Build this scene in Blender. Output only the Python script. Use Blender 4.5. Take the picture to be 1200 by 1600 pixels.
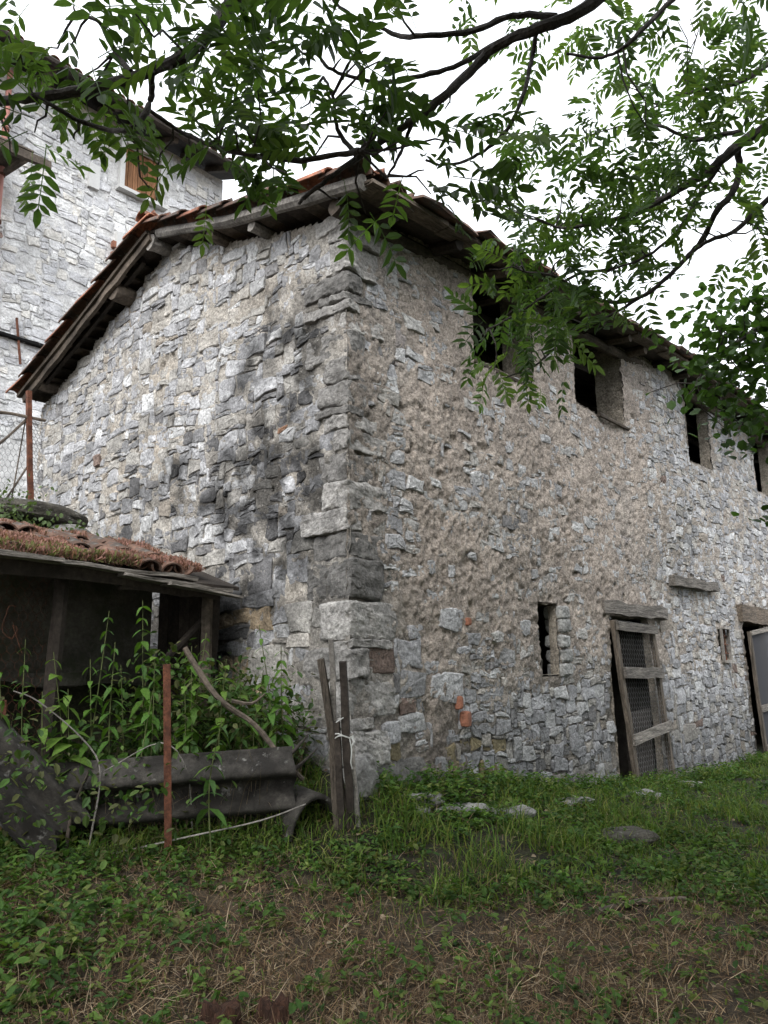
import bpy, math, random
import numpy as np
from mathutils import Matrix, Vector

for o in list(bpy.data.objects):
    bpy.data.objects.remove(o, do_unlink=True)
S = bpy.context.scene
COL = S.collection

# ---------------------------------------------------------------- camera, sky, sun, exposure
CAM = Vector((-4.1265, -4.0238, 0.7598))
cd = bpy.data.cameras.new('camera')
cam = bpy.data.objects.new('camera', cd)
COL.objects.link(cam)
cd.sensor_fit = 'VERTICAL'
cd.sensor_height = 32.0
cd.lens = 24.0
cd.clip_start = 0.05
cd.clip_end = 1000.0
cam.matrix_world = Matrix(((0.66461, -0.13415, -0.73505, CAM.x),
                           (-0.74705, -0.13871, -0.65014, CAM.y),
                           (-0.01475, 0.98121, -0.19240, CAM.z),
                           (0, 0, 0, 1)))
S.camera = cam

SUN_DIR = Vector((-0.80, -0.36, 0.74)).normalized()      # towards the sun behind the cloud
W = bpy.data.worlds.new('World')
S.world = W
W.use_nodes = True
wn = W.node_tree.nodes
wl = W.node_tree.links
bg = wn['Background']
sky = wn.new('ShaderNodeTexSky')
sky.sky_type = 'NISHITA'
sky.sun_disc = False
sky.sun_elevation = math.asin(SUN_DIR.z)
sky.sun_rotation = math.atan2(SUN_DIR.x, SUN_DIR.y)
sky.air_density = 1.0
sky.dust_density = 6.0
sky.ozone_density = 1.0
hs = wn.new('ShaderNodeHueSaturation')                   # a closed white cloud cover
hs.inputs['Saturation'].default_value = 0.12
wl.new(sky.outputs['Color'], hs.inputs['Color'])
mixw = wn.new('ShaderNodeMix')
mixw.data_type = 'RGBA'
mixw.inputs[0].default_value = 0.75
wl.new(hs.outputs['Color'], mixw.inputs[6])
mixw.inputs[7].default_value = (9.6, 10.0, 10.6, 1)
wl.new(mixw.outputs[2], bg.inputs['Color'])
bg.inputs['Strength'].default_value = 0.13

sd = bpy.data.lights.new('sun', 'SUN')
sd.energy = 1.5
sd.angle = math.radians(35)
sd.color = (1.0, 0.97, 0.93)
sun = bpy.data.objects.new('sun', sd)
COL.objects.link(sun)
sun.rotation_euler = (-SUN_DIR).to_track_quat('-Z', 'Y').to_euler()
sun.location = (-6, -6, 12)

S.view_settings.view_transform = 'Standard'
S.view_settings.look = 'None'
S.view_settings.exposure = 1.05
S.view_settings.gamma = 1.0
S.view_settings.use_curve_mapping = False
S.render.engine = 'CYCLES'
S.cycles.use_denoising = True
S.cycles.max_bounces = 6
S.cycles.transparent_max_bounces = 12

rng = np.random.default_rng(7)
random.seed(7)
PI = math.pi

# ---------------------------------------------------------------- noise
def _hash(ix, iy, iz, seed):
    n = (ix * 374761393 + iy * 668265263 + iz * 2147483647 + seed * 144269) & 0xFFFFFFFF
    n = ((n ^ (n >> 13)) * 1274126177) & 0xFFFFFFFF
    n = ((n ^ (n >> 16)) * 2246822519) & 0xFFFFFFFF
    return ((n ^ (n >> 15)) & 0xFFFFFF) / float(0xFFFFFF)

def vnoise(P, scale, seed=0):
    P = np.asarray(P, float) * scale
    i = np.floor(P).astype(np.int64)
    f = P - i
    f = f * f * (3 - 2 * f)
    out = 0
    for dx in (0, 1):
        wx = f[..., 0] if dx else 1 - f[..., 0]
        for dy in (0, 1):
            wy = f[..., 1] if dy else 1 - f[..., 1]
            for dz in (0, 1):
                wz = f[..., 2] if dz else 1 - f[..., 2]
                out = out + wx * wy * wz * _hash(i[..., 0] + dx, i[..., 1] + dy, i[..., 2] + dz, seed)
    return out * 2 - 1

def fbm(P, scale, octaves=4, seed=0, gain=0.5):
    a, t, n = 1.0, 0.0, 0.0
    for k in range(octaves):
        t = t + a * vnoise(P, scale * 2 ** k, seed + 17 * k)
        n += a
        a *= gain
    return t / n

def sstep(a, b, x):
    t = np.clip((np.asarray(x, float) - a) / (b - a), 0, 1)
    return t * t * (3 - 2 * t)

# ---------------------------------------------------------------- materials
def mat(name, color=(0.5, 0.5, 0.5), attr=False, var=0.25, vscale=6.0, fine=0.15, fscale=60.0, rough=0.9,
        bump=0.4, bscale=40.0, bdist=0.01, trans=None, spots=None, objrand=0.0, metallic=0.0, stretch=None, spec=0.3):
    m = bpy.data.materials.new(name)
    m.use_nodes = True
    N, L = m.node_tree.nodes, m.node_tree.links
    b = N['Principled BSDF']
    b.inputs['Roughness'].default_value = rough
    b.inputs['Metallic'].default_value = metallic
    b.inputs['Specular IOR Level'].default_value = spec
    tc = N.new('ShaderNodeTexCoord')
    src = tc.outputs['Object']
    if stretch:
        mp = N.new('ShaderNodeMapping')
        mp.inputs['Scale'].default_value = stretch
        L.new(src, mp.inputs['Vector'])
        src = mp.outputs['Vector']
    def noise(scale, detail=4, rgh=0.6):
        n = N.new('ShaderNodeTexNoise')
        n.inputs['Scale'].default_value = scale
        n.inputs['Detail'].default_value = detail
        n.inputs['Roughness'].default_value = rgh
        L.new(src, n.inputs['Vector'])
        return n.outputs['Fac']
    def mr(v, lo, hi, a=0.34, c=0.66):
        n = N.new('ShaderNodeMapRange')
        n.inputs['From Min'].default_value = a
        n.inputs['From Max'].default_value = c
        n.inputs['To Min'].default_value = lo
        n.inputs['To Max'].default_value = hi
        L.new(v, n.inputs['Value'])
        return n.outputs['Result']
    def mul(col, fac):
        n = N.new('ShaderNodeVectorMath')
        n.operation = 'SCALE'
        L.new(col, n.inputs[0])
        L.new(fac, n.inputs['Scale'])
        return n.outputs['Vector']
    if attr:
        a = N.new('ShaderNodeAttribute')
        a.attribute_name = 'col'
        col = a.outputs['Color']
    else:
        a = N.new('ShaderNodeRGB')
        a.outputs[0].default_value = (*color, 1)
        col = a.outputs[0]
    if var:
        col = mul(col, mr(noise(vscale), 1 - var, 1 + var))
    if fine:
        col = mul(col, mr(noise(fscale, 6, 0.7), 1 - fine, 1 + fine))
    if objrand:
        oi = N.new('ShaderNodeObjectInfo')
        col = mul(col, mr(oi.outputs['Random'], 1 - objrand, 1 + objrand, 0, 1))
    for sp in (spots or []):                                # patches of lichen, moss, rust, painted pit shade: (colour, scale, from, to)
        mx = N.new('ShaderNodeMix')
        mx.data_type = 'RGBA'
        L.new(mr(noise(sp[1], 5, 0.65), 0, 1, sp[2], sp[3]), mx.inputs[0])
        L.new(col, mx.inputs[6])
        mx.inputs[7].default_value = (*sp[0], 1)
        col = mx.outputs[2]
    L.new(col, b.inputs['Base Color'])
    if bump:
        bp = N.new('ShaderNodeBump')
        bp.inputs['Strength'].default_value = bump
        bp.inputs['Distance'].default_value = bdist
        L.new(noise(bscale, 8, 0.7), bp.inputs['Height'])
        L.new(bp.outputs['Normal'], b.inputs['Normal'])
    if trans:
        tr = N.new('ShaderNodeBsdfTranslucent')
        mx = N.new('ShaderNodeMixShader')
        mx.inputs[0].default_value = trans
        tm = N.new('ShaderNodeVectorMath')
        tm.operation = 'MULTIPLY'
        L.new(col, tm.inputs[0])
        tm.inputs[1].default_value = (1.25, 1.35, 0.6)
        L.new(tm.outputs[0], tr.inputs['Color'])
        L.new(b.outputs[0], mx.inputs[1])
        L.new(tr.outputs[0], mx.inputs[2])
        L.new(mx.outputs[0], N['Material Output'].inputs['Surface'])
    return m

M = {}
M['stone'] = mat('limestone', attr=True, var=0.22, vscale=8, fine=0.42, fscale=38, bump=1.0, bscale=22, bdist=0.03, spots=[((0.10, 0.098, 0.092), 16, 0.60, 0.72)])
M['mortar'] = mat('lime_mortar', attr=True, var=0.2, vscale=5, fine=0.5, fscale=42, bump=1.0, bscale=34, bdist=0.04, spots=[((0.09, 0.08, 0.07), 34, 0.62, 0.72), ((0.46, 0.44, 0.41), 27, 0.63, 0.72)])  # dark spots paint shade into small pits; pale spots are flecks
M['house_stone'] = mat('pale_limestone', attr=True, var=0.15, vscale=4, fine=0.2, fscale=25, bump=1.0, bscale=12, bdist=0.05, spots=[((0.22, 0.22, 0.22), 9, 0.62, 0.74)])
M['wood'] = mat('weathered_timber', (0.082, 0.066, 0.052), var=0.5, vscale=3, fine=0.4, fscale=30, bump=0.8, bscale=24, bdist=0.01,
                stretch=(1, 1, 1), objrand=0.3)
M['wood_grey'] = mat('silvered_timber', (0.20, 0.185, 0.168), var=0.4, vscale=4, fine=0.45, fscale=35, bump=0.9, bscale=30, objrand=0.25)
M['wood_dark'] = mat('dark_shaded_timber', (0.035, 0.028, 0.023), var=0.4, vscale=4, fine=0.4, fscale=30, bump=0.7, bscale=24, objrand=0.3)  # dark timber; on rafters and window heads it paints the eave shade
M['grain_x'] = mat('split_grey_timber', (0.19, 0.172, 0.152), var=0.45, vscale=5, fine=0.5, fscale=18, bump=1.0, bscale=9, bdist=0.03, stretch=(0.7, 5, 7), objrand=0.25)
M['grain_xb'] = mat('split_brown_timber', (0.11, 0.088, 0.068), var=0.45, vscale=5, fine=0.5, fscale=18, bump=1.0, bscale=9, bdist=0.03, stretch=(0.7, 5, 7), objrand=0.25)
M['grain_z'] = mat('split_upright_timber', (0.095, 0.078, 0.062), var=0.5, vscale=4, fine=0.5, fscale=18, bump=1.0, bscale=9, bdist=0.02, stretch=(7, 7, 0.7), objrand=0.25)
M['tile'] = mat('terracotta', (0.24, 0.10, 0.06), var=0.45, vscale=7, fine=0.25, fscale=40, bump=0.5, bscale=30, objrand=0.35,
                spots=[((0.05, 0.045, 0.04), 9, 0.5, 0.68), ((0.30, 0.29, 0.26), 16, 0.60, 0.72)])
M['tile_dark'] = mat('lichened_terracotta', (0.12, 0.07, 0.05), var=0.4, vscale=7, fine=0.3, fscale=40, bump=0.5, bscale=30, objrand=0.4,
                     spots=[((0.05, 0.045, 0.04), 8, 0.45, 0.62), ((0.2, 0.19, 0.17), 16, 0.60, 0.72)])
M['rust'] = mat('rusted_iron', (0.115, 0.045, 0.026), var=0.5, vscale=12, fine=0.4, fscale=70, bump=0.5, bscale=60, rough=0.85,
                spots=[((0.07, 0.03, 0.02), 14, 0.5, 0.65)])
M['pipe'] = mat('red_painted_pipe', (0.34, 0.16, 0.13), var=0.2, vscale=3, rough=0.6, bump=0.1)
M['corr'] = mat('fibre_cement', (0.045, 0.041, 0.036), var=0.5, vscale=6, fine=0.35, fscale=45, bump=0.6, bscale=45,
                spots=[((0.018, 0.016, 0.014), 5, 0.44, 0.60), ((0.24, 0.235, 0.22), 11, 0.62, 0.74)])
M['wire'] = mat('galvanised_wire', (0.24, 0.24, 0.24), var=0.2, vscale=8, fine=0, bump=0, rough=0.6, metallic=0.3)
M['string'] = mat('pale_string', (0.5, 0.5, 0.48), var=0.1, fine=0, bump=0)
M['bark'] = mat('ash_bark', (0.040, 0.034, 0.030), var=0.4, vscale=30, fine=0.4, fscale=120, bump=0.8, bscale=110, bdist=0.006)
M['leaf'] = mat('ash_leaf', attr=True, var=0.25, vscale=9, fine=0, bump=0, rough=0.5, trans=0.5, objrand=0.35, spec=0.3)
M['weed'] = mat('weed_leaf', attr=True, var=0.25, vscale=8, fine=0, bump=0, rough=0.6, trans=0.35, objrand=0.15, spec=0.2)
M['straw'] = mat('dry_grass', attr=True, var=0.2, vscale=8, fine=0, bump=0, rough=0.8, trans=0.15)
M['soil'] = mat('soil_and_litter', attr=True, var=0.45, vscale=7, fine=0.45, fscale=60, bump=1.0, bscale=50, bdist=0.02)
M['rock'] = mat('field_rock', (0.23, 0.225, 0.215), var=0.3, vscale=6, fine=0.35, fscale=45, bump=0.9, bscale=30, bdist=0.02,
                spots=[((0.06, 0.058, 0.05), 7, 0.52, 0.66)])
M['moss_rock'] = mat('mossy_rock', (0.06, 0.055, 0.045), var=0.5, vscale=8, fine=0.4, fscale=45, bump=1.0, bscale=30, bdist=0.02,
                     spots=[((0.2, 0.2, 0.18), 18, 0.60, 0.70)])
M['shutter'] = mat('larch_boards', (0.24, 0.12, 0.06), var=0.35, vscale=2.5, fine=0.3, fscale=18, bump=0.3, stretch=(9, 1, 0.6), objrand=0.3)
M['render'] = mat('pale_stone_trim', (0.52, 0.52, 0.51), var=0.1, vscale=3, fine=0.1, bump=0.2)
M['plaster'] = mat('shed_plaster', (0.115, 0.108, 0.092), var=0.35, vscale=4, fine=0.3, fscale=30, bump=0.8, bscale=20, bdist=0.02,
                   spots=[((0.07, 0.075, 0.05), 3, 0.5, 0.65)])
M['brick'] = mat('brick_red', (0.25, 0.11, 0.07), var=0.3, vscale=9, fine=0.25, bump=0.5)
M['dark'] = mat('earth_and_room_shade', (0.05, 0.045, 0.04), var=0.3, fine=0.2)  # earth floor; inside walls take it too, to paint the rooms' shade
M['sedum'] = mat('sedum_red', attr=True, var=0.25, vscale=9, fine=0, bump=0, rough=0.7, trans=0.25)

# fine metal gauze: thread colour with open holes between the threads
mm = bpy.data.materials.new('fine_gauze')
mm.use_nodes = True
N_, L_ = mm.node_tree.nodes, mm.node_tree.links
tr_ = N_.new('ShaderNodeBsdfTransparent')
mx_ = N_.new('ShaderNodeMixShader')
mx_.inputs[0].default_value = 0.9
N_['Principled BSDF'].inputs['Base Color'].default_value = (0.055, 0.055, 0.060, 1)
N_['Principled BSDF'].inputs['Roughness'].default_value = 0.9
N_['Principled BSDF'].inputs['Specular IOR Level'].default_value = 0.1
L_.new(tr_.outputs[0], mx_.inputs[1])
L_.new(N_['Principled BSDF'].outputs[0], mx_.inputs[2])
L_.new(mx_.outputs[0], N_['Material Output'].inputs['Surface'])
M['gauze'] = mm

# ---------------------------------------------------------------- mesh helpers
def mesh_data(name, V, F, col=None, smooth=False):
    V = np.asarray(V, dtype=np.float32).reshape(-1, 3)
    me = bpy.data.meshes.new(name)
    if isinstance(F, np.ndarray) and F.ndim == 2:
        k = F.shape[1]
        flat = F.astype(np.int32).ravel()
        starts = np.arange(0, len(flat), k, dtype=np.int32)
        tot = np.full(len(F), k, dtype=np.int32)
    else:
        tot = np.array([len(f) for f in F], dtype=np.int32)
        flat = np.array([i for f in F for i in f], dtype=np.int32)
        starts = np.concatenate([[0], np.cumsum(tot)[:-1]]).astype(np.int32)
    me.vertices.add(len(V))
    me.vertices.foreach_set('co', V.ravel())
    me.loops.add(len(flat))
    me.loops.foreach_set('vertex_index', flat)
    me.polygons.add(len(tot))
    me.polygons.foreach_set('loop_start', starts)
    me.polygons.foreach_set('use_smooth', np.full(len(tot), smooth, dtype=bool))
    if col is not None:
        col = np.asarray(col, dtype=np.float32)
        if col.ndim == 1:
            col = np.tile(col, (len(V), 1))
        c4 = np.ones((len(V), 4), dtype=np.float32)
        c4[:, :3] = np.clip(col, 0, 1)
        at = me.attributes.new('col', 'FLOAT_COLOR', 'POINT')
        at.data.foreach_set('color', c4.ravel())
    me.update(calc_edges=True)
    me.validate()
    return me

def obj(name, me, m, parent=None, kind=None):
    o = bpy.data.objects.new(name, me)
    COL.objects.link(o)
    if m is not None and len(me.materials) == 0:
        me.materials.append(M[m] if isinstance(m, str) else m)
    if parent is not None:
        o.parent = parent
        if parent.type == 'EMPTY':
            o.matrix_parent_inverse = Matrix.Translation(-Vector(parent.location))
    if kind:
        o['kind'] = kind
    return o

def tag(o, label, cat, group=None):
    o['label'] = label
    o['category'] = cat
    if group:
        o['group'] = group
    return o

def thing(name, loc, label, cat, group=None):
    o = bpy.data.objects.new(name, None)
    o.location = loc
    COL.objects.link(o)
    return tag(o, label, cat, group)

class MB:
    """collects boxes, prisms and tubes that make up one piece"""
    def __init__(self):
        self.V, self.F, self.C = [], [], []
    def add(self, V, F, c=None):
        n = len(self.V)
        self.V += [tuple(v) for v in V]
        self.F += [tuple(i + n for i in f) for f in F]
        self.C += [c or (0.5, 0.5, 0.5)] * len(V)
        return self
    def bar(self, a, b, w, h, up=(0, 0, 1), jit=0.0, seg=1, taper=1.0):
        a, b, up = Vector(a), Vector(b), Vector(up)
        d = (b - a).normalized()
        s = d.cross(up).normalized()
        u = s.cross(d).normalized()
        V, F = [], []
        for k in range(seg + 1):
            t = k / seg
            c = a.lerp(b, t)
            q = 1 + (taper - 1) * t
            off = s * random.uniform(-jit, jit) + u * random.uniform(-jit, jit)
            for sx, sz in ((-1, -1), (1, -1), (1, 1), (-1, 1)):
                V.append(c + off + s * (sx * w / 2 * q + random.uniform(-jit, jit) * 0.6) + u * (sz * h / 2 * q + random.uniform(-jit, jit) * 0.6))
        for k in range(seg):
            for j in range(4):
                p, q = k * 4 + j, k * 4 + (j + 1) % 4
                F.append((p, q, q + 4, p + 4))
        F.append((3, 2, 1, 0))
        n = seg * 4
        F.append((n, n + 1, n + 2, n + 3))
        return self.add(V, F)
    def tube(self, pts, r0, r1=None, n=6, jit=0.0):
        r1 = r0 if r1 is None else r1
        pts = [Vector(p) for p in pts]
        V, F = [], []
        ref = Vector((0.31, 0.17, 0.93))
        for i, p in enumerate(pts):
            t = i / max(1, len(pts) - 1)
            d = (pts[min(i + 1, len(pts) - 1)] - pts[max(i - 1, 0)]).normalized()
            s = d.cross(ref)
            if s.length < 1e-3:
                s = d.cross(Vector((1, 0, 0)))
            s.normalize()
            u = s.cross(d)
            r = r0 + (r1 - r0) * t
            for k in range(n):
                a = 2 * PI * k / n
                rr = r * (1 + random.uniform(-jit, jit))
                V.append(p + s * math.cos(a) * rr + u * math.sin(a) * rr)
        for i in range(len(pts) - 1):
            for k in range(n):
                a, b = i * n + k, i * n + (k + 1) % n
                F.append((a, b, b + n, a + n))
        F.append(tuple(range(n - 1, -1, -1)))
        F.append(tuple(range((len(pts) - 1) * n, len(pts) * n)))
        return self.add(V, F)
    def data(self, name, smooth=False):
        return mesh_data(name, self.V, self.F, None, smooth)

def smooth_line(pts, k=4, jit=0.0):
    """Catmull-Rom through the points"""
    P = [Vector(p) for p in pts]
    P = [P[0] * 2 - P[1]] + P + [P[-1] * 2 - P[-2]]
    out = []
    for i in range(1, len(P) - 2):
        for j in range(k):
            t = j / k
            a, b, c, d = P[i - 1], P[i], P[i + 1], P[i + 2]
            v = 0.5 * ((2 * b) + (c - a) * t + (2 * a - 5 * b + 4 * c - d) * t * t + (3 * b - a - 3 * c + d) * t ** 3)
            if jit:
                v = v + Vector([random.uniform(-jit, jit) for _ in range(3)])
            out.append(v)
    out.append(P[-2])
    return out

def rocky(name, c, size, seed, m, parent=None, rot=0.0, rough=0.18, flat=0.0, n=7, boxy=3.0, col=None, chisel=0.0):
    """a rough lump of stone: a rounded cube pushed about by noise"""
    V, F, idx = [], [], {}
    def vid(p):
        k = tuple(p)
        if k not in idx:
            idx[k] = len(V)
            V.append(k)
        return idx[k]
    for ax in range(3):
        for sgn in (-1, 1):
            for i in range(n):
                for j in range(n):
                    q = []
                    for di, dj in ((0, 0), (1, 0), (1, 1), (0, 1)):
                        p = [0, 0, 0]
                        p[ax] = sgn * n
                        p[(ax + 1) % 3] = (i + di) * 2 - n
                        p[(ax + 2) % 3] = (j + dj) * 2 - n
                        q.append(vid(p))
                    F.append(tuple(q if sgn > 0 else q[::-1]))
    A = np.array(V, float) / n
    r = (np.abs(A) ** boxy).sum(1) ** (1 / boxy)
    A = A / r[:, None]
    nz = fbm(A + seed * 3.7, 1.6, 4, seed)
    A = A * (1 + rough * nz)[:, None]
    A = A * np.array(size) / 2
    if chisel:
        A = A + chisel * np.stack([fbm(A + 5 * seed + 31 * q, 8, 4, seed + q, 0.65) for q in range(3)], 1)
    ca, sa = math.cos(rot), math.sin(rot)
    A = np.stack([A[:, 0] * ca - A[:, 1] * sa, A[:, 0] * sa + A[:, 1] * ca, A[:, 2]], 1) + np.array(c)
    cc = None
    if col is not None:
        cc = np.array(col)[None] * (1 + 0.35 * fbm(A, 7, 3, seed) + 0.35 * fbm(A * np.array([1.0, 1.0, 6.0]), 8, 3, seed + 3))[:, None]
    return obj(name, mesh_data(name, A, F, cc), m, parent)

# ================================================================ measured lines of the branches and masses of leaves (metres)
BRANCHES = {
 'A': ([(-2.656, -2.251, 3.184), (-2.704, -2.081, 3.104), (-2.78, -2.06, 2.932), (-2.848, -2.013, 2.825), (-2.882, -1.847, 2.837), (-2.952, -1.732, 2.808), (-3.089, -1.686, 2.711), (-3.173, -1.58, 2.699), (-3.216, -1.411, 2.754), (-3.328, -1.316, 2.714)], 0.024, 0.015),
 'A1': ([(-2.902, -1.889, 2.795), (-2.863, -1.829, 2.755), (-2.906, -1.86, 2.636), (-2.954, -1.845, 2.559), (-2.961, -1.724, 2.618), (-3.017, -1.644, 2.657), (-3.118, -1.663, 2.643), (-3.157, -1.622, 2.677)], 0.012, 0.007),
 'A2': ([(-2.917, -1.777, 2.843), (-2.941, -1.696, 2.969), (-3.005, -1.742, 2.978), (-3.049, -1.757, 2.99), (-3.067, -1.633, 3.079)], 0.012, 0.005),
 'A3': ([(-2.859, -1.806, 2.714), (-2.746, -1.831, 2.678), (-2.684, -1.983, 2.569), (-2.612, -2.11, 2.512), (-2.454, -2.168, 2.549), (-2.338, -2.281, 2.581), (-2.364, -2.376, 2.531)], 0.007, 0.012),
 'B': ([(-1.615, -3.167, 3.342), (-1.632, -3.043, 3.3), (-1.778, -2.947, 3.144), (-1.898, -2.848, 3.055), (-1.92, -2.695, 3.066), (-1.96, -2.601, 2.997), (-2.077, -2.56, 2.837), (-2.14, -2.455, 2.749), (-2.148, -2.303, 2.728), (-2.224, -2.238, 2.651), (-2.33, -2.207, 2.53), (-2.354, -2.094, 2.491), (-2.327, -2.021, 2.501)], 0.026, 0.006),
 'B1': ([(-1.762, -2.805, 3.197), (-1.824, -2.637, 3.18), (-1.968, -2.548, 3.038), (-2.089, -2.452, 2.966), (-2.127, -2.289, 3.007), (-2.167, -2.223, 3.03), (-2.311, -2.189, 3.001), (-2.358, -2.149, 3.066)], 0.012, 0.006),
 'B2': ([(-1.693, -2.827, 3.269), (-1.766, -2.668, 3.321), (-1.916, -2.579, 3.204), (-2.075, -2.446, 3.153), (-2.085, -2.325, 3.228), (-2.13, -2.263, 3.281), (-2.259, -2.244, 3.247), (-2.315, -2.194, 3.313)], 0.014, 0.006),
 'B3': ([(-1.738, -2.757, 3.208), (-1.688, -2.706, 3.154), (-1.75, -2.698, 2.973), (-1.798, -2.661, 2.822), (-1.771, -2.552, 2.794), (-1.801, -2.478, 2.756), (-1.931, -2.444, 2.668), (-1.989, -2.378, 2.692)], 0.01, 0.005),
 'B4': ([(-2.124, -2.417, 2.751), (-2.091, -2.35, 2.708), (-2.153, -2.362, 2.6), (-2.197, -2.351, 2.521)], 0.009, 0.004),
 'B5': ([(-2.272, -2.283, 2.603), (-2.283, -2.211, 2.714), (-2.354, -2.248, 2.722), (-2.399, -2.278, 2.785), (-2.38, -2.208, 2.918)], 0.01, 0.005),
 'C': ([(-0.81, -3.184, 3.961), (-0.852, -3.008, 3.838), (-0.982, -2.923, 3.659), (-1.064, -2.857, 3.541), (-1.063, -2.73, 3.55), (-1.161, -2.601, 3.585)], 0.015, 0.006),
 'D': ([(0.417, -3.499, 3.975), (0.232, -3.123, 3.723), (0.055, -2.988, 3.552), (-0.062, -2.874, 3.407), (-0.064, -2.731, 3.373), (-0.153, -2.575, 3.28), (-0.343, -2.463, 3.161), (-0.497, -2.268, 3.115), (-0.498, -2.145, 3.166)], 0.036, 0.006),
 'D1': ([(0.164, -2.964, 3.656), (0.253, -2.944, 3.557), (0.175, -2.914, 3.367), (0.09, -2.842, 3.238), (0.143, -2.743, 3.142), (0.114, -2.653, 3.044), (-0.039, -2.568, 2.875), (-0.116, -2.443, 2.773), (-0.155, -2.268, 2.791), (-0.313, -2.153, 2.861), (-0.489, -2.089, 2.895), (-0.548, -1.961, 2.939)], 0.022, 0.006),
 'D2': ([(0.023, -2.904, 3.476), (0.022, -2.766, 3.319), (-0.096, -2.683, 3.102), (-0.233, -2.544, 2.943), (-0.265, -2.369, 2.919)], 0.016, 0.005),
 'D3': ([(0.242, -3.281, 3.388), (0.168, -3.055, 3.22), (0.018, -2.949, 3.042), (-0.106, -2.849, 2.972), (-0.074, -2.75, 2.959)], 0.018, 0.008),
 'D5': ([(0.18, -3.0, 3.717), (0.143, -2.871, 3.733), (-0.023, -2.778, 3.664), (-0.166, -2.691, 3.704), (-0.152, -2.598, 3.781)], 0.016, 0.007),
 'D6': ([(0.533, -3.465, 4.457), (0.383, -3.131, 4.213), (0.2, -2.991, 4.049), (0.043, -2.857, 3.986), (0.028, -2.716, 4.013), (-0.023, -2.618, 3.972)], 0.022, 0.005),
 'E': ([(0.102, -2.357, 2.882), (0.02, -2.142, 2.78), (-0.164, -2.019, 2.675), (-0.259, -1.936, 2.549), (-0.25, -1.797, 2.489), (-0.33, -1.665, 2.441)], 0.01, 0.004),
 'E1': ([(-0.113, -2.304, 3.004), (-0.206, -2.106, 3.0), (-0.399, -1.949, 2.82), (-0.541, -1.814, 2.695), (-0.56, -1.646, 2.642)], 0.01, 0.004),
 'F': ([(3.011, -2.891, 3.97), (2.817, -2.511, 3.733), (2.557, -2.244, 3.435), (2.357, -2.028, 3.262), (2.398, -1.889, 3.08)], 0.03, 0.006),
}
LEAF_NEAR = [  # centre, half sizes (right, up, away), number of leaves
 ([-3.19, -1.49, 2.9], 0.14, 0.13, 9),
 ([-3.02, -1.45, 3.12], 0.12, 0.11, 7),
 ([-3.22, -1.74, 2.59], 0.13, 0.06, 6),
 ([-2.97, -1.52, 2.95], 0.12, 0.1, 7),
 ([-2.89, -1.71, 2.8], 0.14, 0.08, 8),
 ([-2.94, -2.04, 2.69], 0.11, 0.08, 8),
 ([-2.8, -1.66, 3.19], 0.15, 0.1, 6),
 ([-2.84, -2.04, 2.94], 0.13, 0.09, 6),
 ([-2.78, -2.07, 2.75], 0.11, 0.1, 7),
 ([-2.5, -1.95, 3.08], 0.15, 0.15, 9),
 ([-2.69, -2.28, 2.57], 0.13, 0.1, 9),
 ([-2.49, -2.24, 3.01], 0.14, 0.12, 9),
 ([-2.39, -2.14, 2.87], 0.15, 0.12, 10),
 ([-2.57, -2.45, 2.46], 0.13, 0.07, 8),
 ([-2.44, -2.01, 2.7], 0.12, 0.07, 6),
 ([-2.65, -2.01, 2.66], 0.12, 0.07, 6),
 ([-2.52, -2.52, 2.82], 0.13, 0.1, 8),
 ([-2.16, -2.25, 2.84], 0.12, 0.09, 6),
 ([-2.4, -2.52, 2.7], 0.09, 0.09, 4),
 ([-2.26, -2.51, 2.44], 0.13, 0.08, 5),
 ([-2.15, -2.21, 2.54], 0.14, 0.06, 5),
 ([-2.3, -2.68, 2.32], 0.1, 0.06, 4),
 ([-2.26, -2.47, 3.11], 0.19, 0.08, 7),
 ([-2.06, -2.55, 2.81], 0.1, 0.07, 4),
 ([-2.32, -2.7, 2.44], 0.1, 0.07, 4),
 ([-3.11, -1.23, 2.8], 0.1, 0.06, 3),
 ([-3.06, -1.59, 2.6], 0.1, 0.05, 2),
 ([-2.95, -1.89, 2.46], 0.1, 0.09, 4),
 ([-2.61, -1.68, 2.65], 0.12, 0.1, 4),
 ([-2.8, -2.16, 2.83], 0.13, 0.11, 7),
 ([-2.59, -2.26, 3.07], 0.2, 0.09, 8),
 ([-2.66, -1.88, 3.27], 0.22, 0.1, 6),
 ([-2.69, -2.25, 2.29], 0.1, 0.05, 3),
]
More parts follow.
